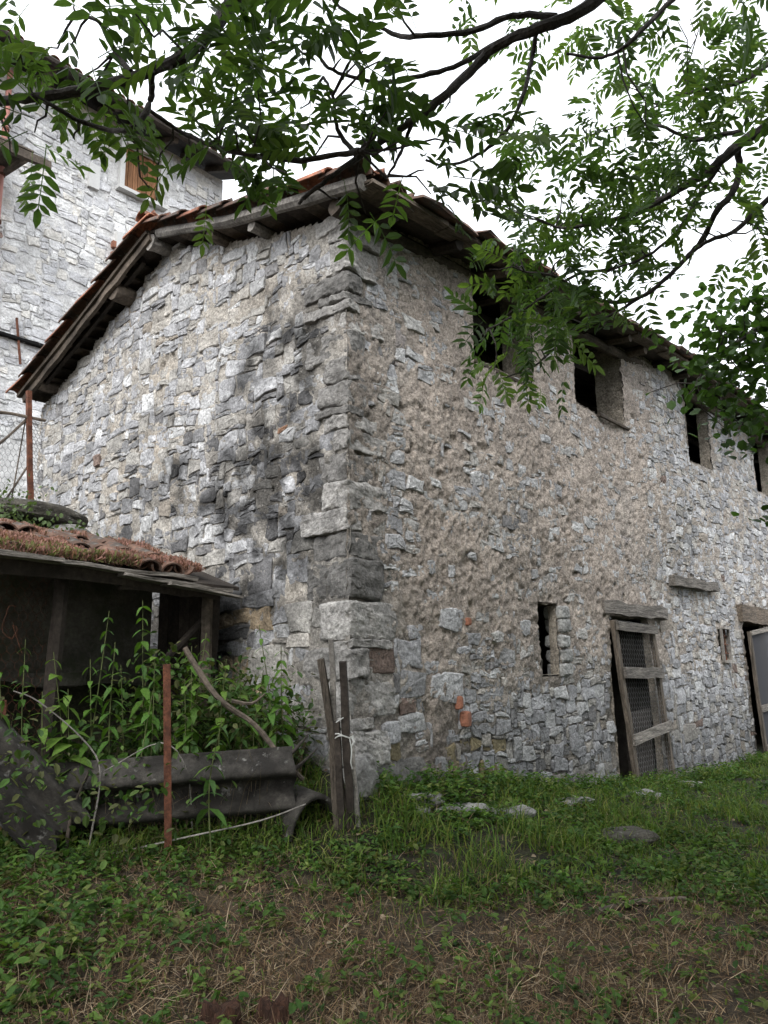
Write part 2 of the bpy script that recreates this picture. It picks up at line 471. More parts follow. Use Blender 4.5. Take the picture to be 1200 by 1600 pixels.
LEAF_FAR = [  # centre, half sizes (right, up, away), number of leaves
 ([-0.89, -2.0, 4.44], 0.22, 0.09, 8),
 ([-0.43, -2.12, 4.63], 0.2, 0.1, 8),
 ([-0.91, -2.43, 3.92], 0.13, 0.1, 5),
 ([-0.27, -2.38, 4.55], 0.23, 0.12, 10),
 ([-0.28, -2.52, 4.3], 0.15, 0.11, 8),
 ([-0.58, -2.79, 4.08], 0.17, 0.12, 8),
 ([0.17, -2.62, 4.45], 0.18, 0.16, 14),
 ([-0.22, -2.84, 3.93], 0.16, 0.14, 12),
 ([-0.18, -2.98, 4.1], 0.18, 0.14, 9),
 ([0.47, -3.0, 4.58], 0.2, 0.16, 10),
 ([-0.13, -3.22, 3.87], 0.14, 0.14, 12),
 ([0.02, -2.79, 3.95], 0.19, 0.13, 12),
 ([0.34, -2.92, 4.13], 0.19, 0.15, 14),
 ([-0.16, -3.19, 3.59], 0.13, 0.13, 12),
 ([-0.43, -1.97, 4.02], 0.14, 0.12, 12),
 ([-0.56, -2.12, 3.68], 0.15, 0.13, 10),
 ([-0.92, -2.13, 3.34], 0.12, 0.1, 6),
 ([-0.24, -1.91, 3.67], 0.16, 0.14, 8),
 ([-0.86, -2.0, 3.2], 0.1, 0.09, 4),
 ([-0.49, -2.4, 3.69], 0.13, 0.09, 6),
 ([0.01, -2.35, 4.03], 0.14, 0.12, 10),
 ([-0.54, -2.71, 3.58], 0.13, 0.1, 8),
 ([0.02, -2.62, 3.74], 0.19, 0.13, 14),
 ([0.2, -2.74, 3.78], 0.19, 0.13, 12),
 ([-0.65, -2.53, 3.28], 0.15, 0.12, 12),
 ([0.11, -2.42, 3.69], 0.18, 0.14, 15),
 ([-0.09, -2.67, 3.41], 0.16, 0.13, 15),
 ([-0.64, -2.35, 3.26], 0.12, 0.1, 8),
 ([-0.1, -1.99, 3.45], 0.16, 0.12, 10),
 ([-0.53, -2.44, 3.13], 0.16, 0.12, 13),
 ([-0.2, -2.48, 3.18], 0.16, 0.13, 14),
 ([-0.18, -1.93, 3.2], 0.18, 0.14, 13),
 ([-0.65, -2.4, 2.83], 0.15, 0.12, 15),
 ([-0.01, -2.3, 3.09], 0.17, 0.11, 12),
 ([-0.48, -1.91, 3.25], 0.13, 0.11, 7),
 ([-0.92, -2.06, 2.81], 0.12, 0.1, 6),
 ([-0.18, -1.84, 3.04], 0.18, 0.14, 15),
 ([-0.43, -2.21, 2.78], 0.16, 0.11, 14),
 ([-0.39, -2.37, 2.68], 0.14, 0.09, 9),
 ([-0.21, -1.71, 2.89], 0.14, 0.11, 8),
 ([-0.88, -1.93, 2.52], 0.07, 0.07, 3),
 ([-0.57, -1.76, 2.5], 0.11, 0.07, 4),
 ([-0.27, -1.73, 2.61], 0.16, 0.12, 10),
 ([-0.76, -2.17, 2.43], 0.13, 0.1, 11),
 ([-0.09, -1.95, 2.49], 0.1, 0.08, 3),
 ([0.16, -2.76, 3.35], 0.15, 0.15, 6),
 ([-0.12, -3.0, 3.09], 0.14, 0.14, 8),
 ([0.67, -2.99, 3.8], 0.12, 0.2, 8),
 ([0.15, -3.0, 2.96], 0.11, 0.14, 3),
 ([-0.19, -2.62, 3.03], 0.14, 0.12, 8),
 ([0.55, -2.68, 3.17], 0.16, 0.1, 2),
]
LEAF_HAZEL = [  # centre, half sizes (right, up, away), number of leaves
 ([2.55, -2.26, 3.6], 0.28, 0.22, 10),
 ([2.57, -2.01, 3.82], 0.2, 0.17, 8),
 ([2.33, -2.48, 3.63], 0.21, 0.16, 9),
 ([2.64, -2.07, 3.51], 0.28, 0.2, 14),
 ([2.74, -2.28, 3.3], 0.22, 0.22, 16),
 ([2.19, -2.12, 3.13], 0.24, 0.18, 12),
 ([2.96, -2.14, 3.11], 0.26, 0.23, 16),
 ([2.33, -2.01, 2.97], 0.22, 0.16, 10),
 ([2.49, -2.14, 2.75], 0.22, 0.13, 9),
 ([3.1, -2.21, 2.82], 0.17, 0.17, 10),
 ([2.08, -2.09, 3.5], 0.13, 0.13, 4),
 ([2.86, -2.22, 2.53], 0.11, 0.11, 2),
 ([3.11, -2.12, 1.96], 0.08, 0.07, 2),
 ([2.37, -2.45, 3.37], 0.21, 0.21, 14),
]
# ================================================================ the ground
GP = np.array([
 (0.1, -0.12, -0.10), (1.35, -0.1, -0.20), (2.8, -0.1, -0.45), (4.5, -0.1, -0.64), (6, -0.1, -0.73), (9, -0.1, -0.76), (13, -0.1, -0.8),
 (-0.15, 0.44, 0.0), (-0.2, 1.4, 0.25), (-0.2, 2.6, 0.9), (-1.0, 2.55, 1.62), (-1.6, 2.55, 1.70), (-3, 2.6, 1.8), (-0.2, 4.0, 1.95), (-0.1, 5.4, 2.6), (-0.3, -0.3, -0.33), (-0.95, 0.7, -0.27), (-1.5, 1.0, -0.30),
 (-1.8, 1.5, -0.2), (-1.2, 1.9, 0.1), (-2.4, 1.9, 0.15), (-1.5, 3.4, 1.75), (-3, 3.6, 1.9), (0.43, -0.15, -0.2), (0.95, -0.8, -0.4), (1.6, -1.3, -0.58),
 (-0.9, -1.1, -0.58), (-1.6, -1.7, -0.66), (1.1, -2.4, -0.66), (-4.1, -4.0, -0.85), (-2.6, -0.65, -0.58), (-2.2, 0.3, -0.40), (-2, 5.0, 2.6),
 (-4, 5.5, 2.7), (-5, 1.5, 0.0), (-6, -1, -0.7), (4, -2, -0.68), (7, -2, -0.70), (12, -3, -0.8), (3, -6, -0.8), (-5, -9, -1.0), (-10, -5, -0.9),
 (0, 8.5, 2.8), (5, 9, 2.8), (-12, 8, 3.2), (12, 12, 2.6), (20, 0, -0.9), (20, -15, -1.2), (-20, -15, -1.2), (-25, 5, 1.0), (0, 25, 4.0), (25, 25, 3.0), (2.5, 3, 0.0), (8, 3, -0.5), (2.5, 5.6, 2.4), (9, 6, 1.6)])
def _tps(r2):
    return np.where(r2 > 1e-12, 0.5 * r2 * np.log(np.maximum(r2, 1e-12)), 0.0)
_n = len(GP)
_K = _tps(((GP[:, None, :2] - GP[None, :, :2]) ** 2).sum(-1)) + 0.02 * np.eye(_n)
_Pm = np.concatenate([np.ones((_n, 1)), GP[:, :2]], 1)
_A = np.block([[_K, _Pm], [_Pm.T, np.zeros((3, 3))]])
_w = np.linalg.solve(_A, np.concatenate([GP[:, 2], np.zeros(3)]))
def gz(x, y):
    x = np.asarray(x, float)
    y = np.asarray(y, float)
    xc, yc = np.clip(x, -25, 25), np.clip(y, -16, 25)
    q = np.stack([xc.ravel(), yc.ravel()], 1)
    out = _w[_n] + _w[_n + 1] * q[:, 0] + _w[_n + 2] * q[:, 1]
    for i in range(_n):
        out = out + _w[i] * _tps(((q - GP[i, :2]) ** 2).sum(1))
    out = out.reshape(x.shape)
    P = np.stack([x, y, np.zeros_like(x)], -1)
    return out + 0.03 * fbm(P, 1.3, 3, 3) + 0.012 * fbm(P, 7, 2, 5)

def axis(fa, fb, step, lo, hi, g=1.22):
    a = list(np.arange(fa, fb + step / 2, step))
    s = step
    while a[-1] < hi:
        s *= g
        a.append(a[-1] + s)
    s = step
    while a[0] > lo:
        s *= g
        a.insert(0, a[0] - s)
    return np.array(a)
gx = axis(-3.6, 4.5, 0.045, -300, 300)
gy = axis(-3.2, 1.6, 0.045, -300, 300)
GX, GY = np.meshgrid(gx, gy, indexing='ij')
GZ = gz(GX, GY)
GV = np.stack([GX, GY, GZ], -1).reshape(-1, 3)
ni, nj = len(gx), len(gy)
ii, jj = np.meshgrid(np.arange(ni - 1), np.arange(nj - 1), indexing='ij')
a_ = (ii * nj + jj).ravel()
GF = np.stack([a_, a_ + nj, a_ + nj + 1, a_ + 1], 1)
def dryness(x, y):
    """1 where last year's mown grass lies dry, 0 where the sward is green"""
    P = np.stack([x, y, np.zeros_like(x)], -1)
    d = -0.95 * x - 0.62 * y                              # grows towards the viewer
    return sstep(0.15, 1.0, d - 0.55 + 0.8 * fbm(P, 0.9, 3, 21)) 
dr = dryness(GV[:, 0], GV[:, 1])[:, None]
gcol = np.array([0.064, 0.048, 0.031]) * dr + np.array([0.026, 0.026, 0.014]) * (1 - dr)
gcol = gcol * (1 + 0.5 * fbm(GV, 4, 3, 8))[:, None]
ground = obj('ground', mesh_data('ground', GV, GF, gcol, True), 'soil', kind='structure')

# ================================================================ the barn
barn = thing('stone_barn', (0, 0, 0), 'two storey rubble stone barn with tiled gable roof and open upper windows', 'barn')
RIDGE_Y, RIDGE_Z = 2.62, 5.30
BACK_Y = 5.45
def roof_z(x, y):
    """top of the tiles"""
    x = np.asarray(x, float)
    y = np.asarray(y, float)
    eave = 4.50 + 0.075 * np.clip(x, 0, 6.5)
    near = eave + (RIDGE_Z - eave) * np.clip((y + 0.42) / (RIDGE_Y + 0.42), -0.2, 1)
    far = RIDGE_Z + (4.20 - RIDGE_Z) * (y - RIDGE_Y) / (5.52 - RIDGE_Y)
    sag = -0.05 * np.sin(np.clip((y + 0.4) / 3.0, 0, 1) * PI)
    return np.where(y < RIDGE_Y, near + sag, far)
def wall_top(x, y):
    return roof_z(x, y) - 0.20

# openings of the front wall: x0, x1, z0, z1
OPEN = {'w1': (1.68, 2.80, 3.62, 9), 'w2': (3.78, 5.15, 3.70, 9), 'w3': (7.60, 8.50, 3.74, 9), 'w4': (10.65, 11.6, 3.74, 9),
        'niche': (2.67, 3.06, 0.60, 1.34), 'door': (4.26, 5.50, -1.2, 1.27), 'slit': (8.02, 8.33, 0.70, 1.21), 'door2': (9.14, 10.25, -1.2, 1.34)}
def in_open(x, z, m=0.0):
    r = np.zeros(np.shape(x), bool)
    for (x0, x1, z0, z1) in OPEN.values():
        r |= (x > x0 - m) & (x < x1 + m) & (z > z0 - m) & (z < z1 + m)
    return r
def bulge(x, z):
    b = 0.16 * sstep(4.5, 6.8, x) * (1 - sstep(7.05, 7.35, x)) * sstep(1.6, 3.2, z)
    b = b + 0.05 * np.sin(np.asarray(x) * 0.7) * sstep(-0.5, 2, z) + 0.04 * (1 - sstep(-0.5, 1.5, z))
    return b
def exposure(x, z):
    """how far the front wall's rough plaster has fallen off the stones"""
    P = np.stack([np.asarray(x, float), np.asarray(z, float), np.zeros(np.shape(x))], -1)
    n = fbm(P, 0.9, 3, 31)
    e1 = (1 - sstep(0.35, 1.25, np.asarray(z) + 0.5 * n)) * sstep(0.9, 1.6, x)
    e2 = sstep(5.3, 6.6, np.asarray(x) + 0.8 * n) * 0.6
    e3 = sstep(0.15, 0.6, n) * 0.4
    e4 = (1 - sstep(0.55, 1.0, x)) * (0.30 + 0.6 * (1 - sstep(0.9, 1.4, np.asarray(z))))
    return np.clip(np.maximum(np.maximum(e1, e2), np.maximum(e3, e4)), 0, 1)

# black crust on the gable: where rain runs off the valley of the slope, strongest low down near the corner
def crust(y, z):
    P = np.stack([np.asarray(y, float), np.asarray(z, float), np.zeros(np.shape(y))], -1)
    n = fbm(P, 1.1, 4, 41)
    cy, cz = 1.15, 2.45
    d = np.sqrt(((y - cy) / 2.0) ** 2 + ((z - cz + 0.15 * (y - cy)) / 1.45) ** 2)
    d2 = np.sqrt(((y - 0.3) / 0.6) ** 2 + ((z - 2.5) / 1.7) ** 2)
    v = np.maximum(1.12 - d, 1.0 - d2) + 0.9 * n
    return sstep(-0.15, 1.15, v)

def pack(U, H, mod, sizes, seed, big=None):
    """fills a U x H field with blocks of mixed size, laid from the bottom up"""
    r = random.Random(seed)
    nu, nh = int(U / mod), int(H / mod)
    occ = np.zeros((nu, nh), bool)
    out = []
    for j in range(nh):
        i = 0
        while i < nu:
            if occ[i, j]:
                i += 1
                continue
            w, h = r.choice(sizes)
            if big and big(i * mod, j * mod):
                w, h = int(w * 1.5 + 1), int(h * 1.6 + 0.5) + (1 if h == 1 else 0)
            w, h = min(w, nu - i), min(h, nh - j)
            k = 0
            while k < w and not occ[i + k, j]:
                k += 1
            w = k
            while h > 1 and occ[i:i + w, j:j + h].any():
                h -= 1
            occ[i:i + w, j:j + h] = True
            out.append((i * mod, j * mod, w * mod, h * mod))
            i += w
    return out

def warp(x, y):
    """one and the same shift for all stones that meet at a point, so that they stay fitted"""
    a, b = math.sin(x * 9.1 + y * 5.3) + math.sin(x * 17.3 - y * 13.7 + 1.0), math.sin(y * 11.7 - x * 6.1 + 2.0) + math.sin(x * 21.1 + y * 16.3)
    c, d = math.sin(x * 38.0 + y * 29.0), math.sin(x * 33.0 - y * 41.0 + 0.7)
    return x + 0.013 * a + 0.003 * c, y + 0.011 * b + 0.003 * d + 0.03 * math.sin(x * 1.9 + 0.6 * y)
def stone_mesh(u, v, w, h, gap, proud, r, K=12, big=False, back=0.06):
    """one dressed-by-hammer stone in wall coordinates (along, up, out)"""
    jx, jy = min(w * 0.10, 0.020), min(h * 0.12, 0.013)
    c = [(u + gap + r.uniform(-jx, jx), v + gap + r.uniform(-jy, jy)), (u + w - gap + r.uniform(-jx, jx), v + gap + r.uniform(-jy, jy)),
         (u + w - gap + r.uniform(-jx, jx), v + h - gap + r.uniform(-jy, jy)), (u + gap + r.uniform(-jx, jx), v + h - gap + r.uniform(-jy, jy))]
    pts = []
    for k in range(4):
        a, b = c[k], c[(k + 1) % 4]
        cut = r.uniform(0.01, 0.10) if r.random() < 0.75 else r.uniform(0.1, 0.3)
        ct2 = r.uniform(0.01, 0.10) if r.random() < 0.75 else r.uniform(0.1, 0.3)
        for t in (cut, 0.5 + r.uniform(-0.2, 0.2), 1 - ct2):
            q = 0.05 * min(w, h)
            pts.append((a[0] + (b[0] - a[0]) * t + r.uniform(-q, q), a[1] + (b[1] - a[1]) * t + r.uniform(-q, q)))
    pts = [warp(x, y) for x, y in pts]
    n = len(pts)
    cx = sum(p[0] for p in pts) / n
    cy = sum(p[1] for p in pts) / n
    tx, ty = r.gauss(0, 0.03), r.gauss(0, 0.035)
    rings = [(1.02, -back, 0), (1.0, proud * 0.6 - 0.004, 0.004), (0.91, proud, 0.004), (0.5, proud + 0.002, 0.005)]
    V, F = [], []
    for s, d, j in rings:
        for p in pts:
            ss = s + (r.uniform(-0.06, 0.04) if j else 0)
            x, y = cx + (p[0] - cx) * ss, cy + (p[1] - cy) * ss
            dd = d + (r.uniform(-1, 1) * j + (p[0] - cx) * s * tx + (p[1] - cy) * s * ty if j else 0)
            V.append((x, y, dd))
    V.append((cx, cy, proud + r.uniform(-0.004, 0.006)))
    for q in range(len(rings) - 1):
        for k in range(n):
            a, b = q * n + k, q * n + (k + 1) % n
            F.append((a, b, b + n, a + n))
    q = (len(rings) - 1) * n
    for k in range(n):
        F.append((q + k, q + (k + 1) % n, len(V) - 1))
    return np.array(V), F

class Joined:
    def __init__(self):
        self.V, self.F, self.C, self.n = [], [], [], 0
    def add(self, V, F, C):
        self.V.append(V)
        self.C.append(C)
        self.F += [tuple(i + self.n for i in f) for f in F]
        self.n += len(V)
    def data(self, name):
        return mesh_data(name, np.concatenate(self.V), self.F, np.concatenate(self.C))

TONES = [((0.40, 0.40, 0.41), 5), ((0.33, 0.33, 0.34), 5), ((0.47, 0.47, 0.47), 4), ((0.36, 0.345, 0.32), 4), ((0.26, 0.26, 0.265), 3),
         ((0.40, 0.375, 0.34), 1.6), ((0.20, 0.195, 0.195), 0.9), ((0.30, 0.265, 0.225), 0.4), ((0.17, 0.125, 0.105), 0.15)]
def tone(r):
    t = r.random() * sum(w for _, w in TONES)
    for c, w in TONES:
        t -= w
        if t <= 0:
            break
    k = r.uniform(0.85, 1.15)
    return np.array(c) * k

# ---- mortar skins
def skin(us, vs, to_world, depth, keep, colf):
    UU, VV = np.meshgrid(us, vs, indexing='ij')
    D = depth(UU, VV)
    V = to_world(UU, VV, D).reshape(-1, 3)
    nu, nv = len(us), len(vs)
    i, j = np.meshgrid(np.arange(nu - 1), np.arange(nv - 1), indexing='ij')
    uc, vc = (us[:-1] + us[1:]) / 2, (vs[:-1] + vs[1:]) / 2
    UC, VC = np.meshgrid(uc, vc, indexing='ij')
    k = keep(UC, VC).ravel()
    a = (i * nv + j).ravel()[k]
    F = np.stack([a, a + nv, a + nv + 1, a + 1], 1)
    return V, F, colf(UU, VV).reshape(-1, 3)

# gable: along = y, out = -x
def g_world(u, v, d):
    return np.stack([-d, u, v], -1)
def g_depth(u, v):
    P = np.stack([u, v, np.zeros_like(u)], -1)
    pit = sstep(0.42, 0.6, fbm(P, 9, 2, 58))
    return 0.0 - 0.04 * pit + 0.018 * fbm(P, 4.5, 3, 51) + 0.018 * fbm(P, 19, 3, 52, 0.7) + 0.03 * fbm(P, 0.8, 2, 53)
def crust_mix(c, y, z):
    k = crust(y, z)
    P = np.stack([y, z, np.zeros_like(y)], -1)
    k = np.clip(1.25 * k * (0.62 + 1.9 * fbm(P, 4.5, 4, 43, 0.6)), 0, 1)
    return c * (1 - 0.80 * k)[..., None]
def g_col(u, v):
    P = np.stack([u, v, np.zeros_like(u)], -1)
    n = fbm(P, 3, 4, 54)[..., None]
    f = fbm(P, 20, 3, 55)[..., None]
    c = np.array([0.37, 0.345, 0.31]) * (1 + 0.22 * n + 0.3 * f) + np.array([0.05, 0.02, -0.01]) * np.clip(fbm(P, 1.5, 2, 56), 0, 1)[..., None]
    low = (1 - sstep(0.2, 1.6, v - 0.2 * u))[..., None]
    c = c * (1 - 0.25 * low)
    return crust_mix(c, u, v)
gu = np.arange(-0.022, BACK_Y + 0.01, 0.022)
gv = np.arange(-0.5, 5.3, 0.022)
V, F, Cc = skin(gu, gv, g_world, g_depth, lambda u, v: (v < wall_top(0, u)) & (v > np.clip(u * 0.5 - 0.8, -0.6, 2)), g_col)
gable = obj('gable_wall', mesh_data('gable_wall', V, F, Cc, True), 'mortar', barn)

# front: along = x, out = -y
def f_world(u, v, d):
    return np.stack([u, -d - bulge(u, v), v], -1)
def f_depth(u, v):
    P = np.stack([u, v, np.zeros_like(u)], -1)
    e = exposure(u, v)
    pit = sstep(0.42, 0.6, fbm(P, 8, 2, 68))
    return 0.018 - 0.025 * pit - 0.030 * e + (0.014 + 0.012 * e) * fbm(P, 5, 3, 61) + 0.022 * fbm(P, 24, 2, 62, 0.8) + 0.03 * fbm(P, 0.7, 2, 63)
def f_col(u, v):
    P = np.stack([u, v, np.zeros_like(u)], -1)
    e = exposure(u, v)[..., None]
    n = fbm(P, 2, 4, 64)[..., None]
    f = fbm(P, 26, 3, 65)[..., None]
    c = (np.array([0.375, 0.322, 0.278]) * (1 - 0.6 * e) + np.array([0.25, 0.24, 0.215]) * 0.6 * e) * (1 + 0.22 * n + 0.3 * f)
    g = sstep(0.0, 0.5, fbm(P, 0.8, 3, 66))[..., None]
    c = c * (1 - 0.35 * g) + np.array([0.30, 0.29, 0.275]) * 0.35 * g * (1 + 0.3 * f)
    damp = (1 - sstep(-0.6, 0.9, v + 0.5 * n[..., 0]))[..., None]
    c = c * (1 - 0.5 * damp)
    k = (1 - sstep(0.1, 0.6, u))[..., None] * sstep(0.8, 2.6, v)[..., None] * sstep(-0.2, 0.3, n)
    return c * (1 - 0.35 * k)
fu = np.concatenate([np.arange(-0.017, 3.0, 0.017), np.arange(3.0, 7.5, 0.021), np.arange(7.5, 13.6, 0.035)])
fv = np.arange(-1.3, 5.0, 0.02)
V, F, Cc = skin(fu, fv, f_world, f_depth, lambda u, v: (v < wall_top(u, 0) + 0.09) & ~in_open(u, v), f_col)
JV, JF, JC = [V], [F], [Cc]
nb = len(V)
def reveal(p, q, n_out):
    """a rough strip of wall thickness along the edge p-q of an opening"""
    global nb
    p, q = np.array(p, float), np.array(q, float)
    L = np.linalg.norm(q - p)
    a = np.linspace(0, 1, max(2, int(L / 0.03)))
    d = np.linspace(0.07, (-0.34 if p[0] < 7 else -0.16) if p[1] > 2 else -0.09, 16)
    AA, DD = np.meshgrid(a, d, indexing='ij')
    U = p[0] + (q[0] - p[0]) * AA
    Z = p[1] + (q[1] - p[1]) * AA
    Pn = np.stack([U + DD * 0.3, Z, DD], -1)
    nz = 0.022 * fbm(Pn, 7, 4, 71) - 0.012 - 0.02 * np.clip(-DD * 2, 0, 1)
    dd = np.where(DD > 0, f_depth(U, Z) - 0.004, DD)
    Vv = f_world(U - n_out[0] * nz, Z - n_out[1] * nz, dd).reshape(-1, 3)
    c = np.array([0.30, 0.265, 0.22]) * (1 + 0.35 * fbm(Pn, 12, 3, 72))[..., None]
    m = len(d)
    i, j = np.meshgrid(np.arange(len(a) - 1), np.arange(m - 1), indexing='ij')
    b = (i * m + j).ravel() + nb
    JV.append(Vv)
    JC.append(c.reshape(-1, 3))
    JF.append(np.stack([b, b + m, b + m + 1, b + 1], 1))
    nb += len(Vv)
for (x0, x1, z0, z1) in OPEN.values():
    z1 = min(z1, 4.9)
    reveal((x0, z0), (x0, z1), (1, 0))
    reveal((x1, z0), (x1, z1), (-1, 0))
    reveal((x0, z0), (x1, z0), (0, 1))
    if z1 < 4:
        reveal((x0, z1), (x1, z1), (0, -1))
front = obj('front_wall', mesh_data('front_wall', np.concatenate(JV), np.concatenate(JF), np.concatenate(JC), True), 'mortar', barn)

# ---- quoins: the big stones that turn the corner  (z0, z1, length along x, length along y, tone)
Q = [(-0.30, 0.02, 0.86, 0.30, 0.13), (0.03, 0.27, 0.34, 0.22, 0.34), (0.28, 0.36, 0.22, 0.40, 0.26), (0.37, 0.63, 0.44, 0.24, 0.36), (0.65, 0.86, 0.20, 0.42, 0.22), (0.87, 0.93, 0.4, 0.2, 0.3),
     (0.94, 1.22, 0.56, 0.26, 0.34), (1.24, 1.54, 0.34, 0.46, 0.09), (1.55, 1.74, 0.34, 0.36, 0.12), (1.75, 1.92, 0.16, 0.42, 0.30), (1.93, 2.14, 0.40, 0.26, 0.30)]
rq = random.Random(77)
z = 2.15
while z < 4.36:
    h = min(rq.choice((0.06, 0.08, 0.10, 0.12, 0.15, 0.18, 0.22)), 4.44 - z)
    long_x = rq.random() < 0.5
    cr = rq.random() < (0.55 if z < 3.5 else 0.08)
    Q.append((z, z + h, rq.uniform(0.24, 0.46) if long_x else rq.uniform(0.10, 0.20), rq.uniform(0.12, 0.24) if long_x else rq.uniform(0.28, 0.55),
              rq.uniform(0.11, 0.18) if cr else rq.uniform(0.24, 0.40)))
    z += h + rq.uniform(0.004, 0.02)
for k, (z0, z1, lx, ly, t) in enumerate(Q):
    jx, jy = random.uniform(-0.022, 0.022), random.uniform(-0.022, 0.022)
    bx = float(bulge(0.1, (z0 + z1) / 2))
    t = 0.26 + (t - 0.26) * 0.8
    wv = 1 + 0.12 * math.sin(k * 2.7)
    rocky('quoin', (lx * wv / 2 - 0.006 - jx, ly / wv / 2 - 0.006 - jy - bx, (z0 + z1) / 2), (lx * wv + 0.05, ly / wv + 0.05, (z1 - z0) * 1.06), 100 + k, 'stone', barn,
          random.uniform(-0.05, 0.05), rough=0.0, n=13, boxy=14.0, col=(t * 1.04, t, t * 0.95), chisel=0.036)
def in_quoin(u, v, w, h, side):
    for (z0, z1, lx, ly, t) in Q:
        if v + h * 0.75 > z0 and v + h * 0.25 < z1 and u < (lx if side == 'f' else ly) - 0.05:
            return True
    return False

# ---- gable stones
SZ = [(4, 2), (5, 2), (5, 3), (6, 3), (6, 2), (7, 3), (4, 3), (3, 2), (6, 4), (4, 1), (5, 1), (3, 1), (2, 1), (4, 1), (3, 1), (5, 4), (3, 3), (9, 3), (8, 2), (7, 4), (2, 2)]
r = random.Random(11)
cand = []
for (u, v, w, h) in pack(BACK_Y, 5.9, 0.043, SZ, 3, lambda u, v: v - 0.55 < 1.35 and u < 2.2 and (int(u * 5) + int(v * 4)) % 4 > 0):
    v -= 0.55
    uc, vc = u + w / 2, v + h / 2
    if v + h > wall_top(0, uc) + 0.03 or vc < uc * 0.5 - 0.7 or in_quoin(u, v, w, h, 'g'):
        continue
    if r.random() < 0.06:
        continue
    slope = 0.06 * math.sin(uc * 1.3 + vc)
    pr = r.choice((0.0, 0.004, 0.007, 0.010, 0.013, 0.018)) + float(0.03 * fbm(np.array([[uc, vc, 0.0]]), 0.8, 2, 53)[0])
    Vw, Fs = stone_mesh(u, v + slope * 0.3, w, h, r.uniform(0.000, 0.006), pr, r)
    ro = 0.0
    du, dv = Vw[:, 0] - uc, Vw[:, 1] - vc
    Vw[:, 0], Vw[:, 1] = uc + du - dv * ro, vc + dv + du * ro
    c = tone(r)
    if vc < 1.3 and uc > 0.9 and r.random() < 0.45 and uc < 2.4:
        c = np.array((0.42, 0.33, 0.225)) * r.uniform(0.8, 1.1)
    if 0.35 < uc < 1.2 and r.random() < 0.006:
        c = np.array((0.34, 0.20, 0.13))
    kc = float(crust(np.array(uc), np.array(vc)))
    if r.random() < kc * 0.34:
        c = np.array((0.13, 0.128, 0.13)) * r.uniform(0.6, 1.8)
    Cs = np.tile(c, (len(Vw), 1)) * (1 + 0.18 * fbm(Vw, 14, 2, 57))[:, None]
    Cs = crust_mix(Cs, Vw[:, 0], Vw[:, 1])
    Wd = g_world(Vw[:, 0], Vw[:, 1], Vw[:, 2])
    dep = float((Vector(Wd[-1]) - CAM).length)
    hid = 0.25 if (vc < 1.9 and uc > 1.7) else 1.0
    cand.append((w * h / dep ** 2 * hid, Wd, Fs, Cs))
cand.sort(key=lambda t: -t[0])
J = Joined()
FLIP = lambda Fs: [f[::-1] for f in Fs]
for k, (_, Wd, Fs, Cs) in enumerate(cand):
    if k < 170:
        obj('stone', mesh_data('stone', Wd, FLIP(Fs), Cs), 'stone', gable)
    else:
        J.add(Wd, FLIP(Fs), Cs)
obj('rubble_stones', J.data('rubble_stones'), 'stone', gable, 'stuff')

# ---- front wall stones
r = random.Random(12)
cand = []
SZF = [(3, 2), (4, 2), (4, 3), (5, 3), (5, 2), (6, 2), (3, 2), (2, 2), (3, 1), (2, 1), (4, 1), (5, 1), (6, 3), (7, 3)]
for (u, v, w, h) in pack(13.4, 6.3, 0.045, SZF, 5, lambda u, v: v - 1.3 < 1.15 and (u < 1.3 or 4.9 < u < 6.4) and (int(u * 5) + int(v * 4)) % 4 > 0):
    v -= 1.3
    uc, vc = u + w / 2, v + h / 2
    if v + h > float(wall_top(uc, 0)) + 0.03 or in_quoin(u, v, w, h, 'f'):
        continue
    if in_open(np.array([u + 0.03, u + w - 0.03, u + 0.03, u + w - 0.03, uc]), np.array([v + 0.03, v + 0.03, v + h - 0.03, v + h - 0.03, vc])).any():
        continue
    if 4.1 < uc < 5.95 and 1.25 < vc < 1.45 or 8.9 < uc < 10.1 and 1.3 < vc < 1.62 or 6.3 < uc < 8.0 and 1.72 < vc < 1.88:
        continue
    e = float(exposure(np.array(uc), np.array(vc)))
    if e < 0.25 and r.random() < 0.58:
        continue
    pr = r.choice((-0.004, 0.0, 0.004, 0.008, 0.013)) + float(0.03 * fbm(np.array([[uc, vc, 0.0]]), 0.7, 2, 63)[0]) + (0.012 if e < 0.25 else 0.004)
    Vw, Fs = stone_mesh(u, v, w, h, r.uniform(0.001, 0.009), pr, r)
    ro = r.gauss(0, 0.03)
    du, dv = Vw[:, 0] - uc, Vw[:, 1] - vc
    Vw[:, 0], Vw[:, 1] = uc + du - dv * ro, vc + dv + du * ro
    c = tone(r) * 0.95
    if e < 0.3:
        c = c * 0.55 + np.array((0.19, 0.19, 0.19))
    if vc < 0.1 and uc < 2.2 and r.random() < 0.3:
        c = np.array((0.30, 0.25, 0.15)) * r.uniform(0.6, 1.0)
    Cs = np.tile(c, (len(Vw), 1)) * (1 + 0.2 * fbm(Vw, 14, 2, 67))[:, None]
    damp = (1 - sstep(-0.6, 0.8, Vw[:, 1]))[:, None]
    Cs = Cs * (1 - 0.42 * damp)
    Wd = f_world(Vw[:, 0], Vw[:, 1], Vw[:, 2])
    dep = float((Vector(Wd[-1]) - CAM).length)
    cand.append((w * h / dep ** 2 * (0.4 + e), Wd, Fs, Cs))
cand.sort(key=lambda t: -t[0])
J = Joined()
for k, (_, Wd, Fs, Cs) in enumerate(cand):
    if k < 130:
        obj('stone', mesh_data('stone', Wd, Fs, Cs), 'stone', front)
    else:
        J.add(Wd, Fs, Cs)
obj('rubble_stones', J.data('rubble_stones'), 'stone', front, 'stuff')

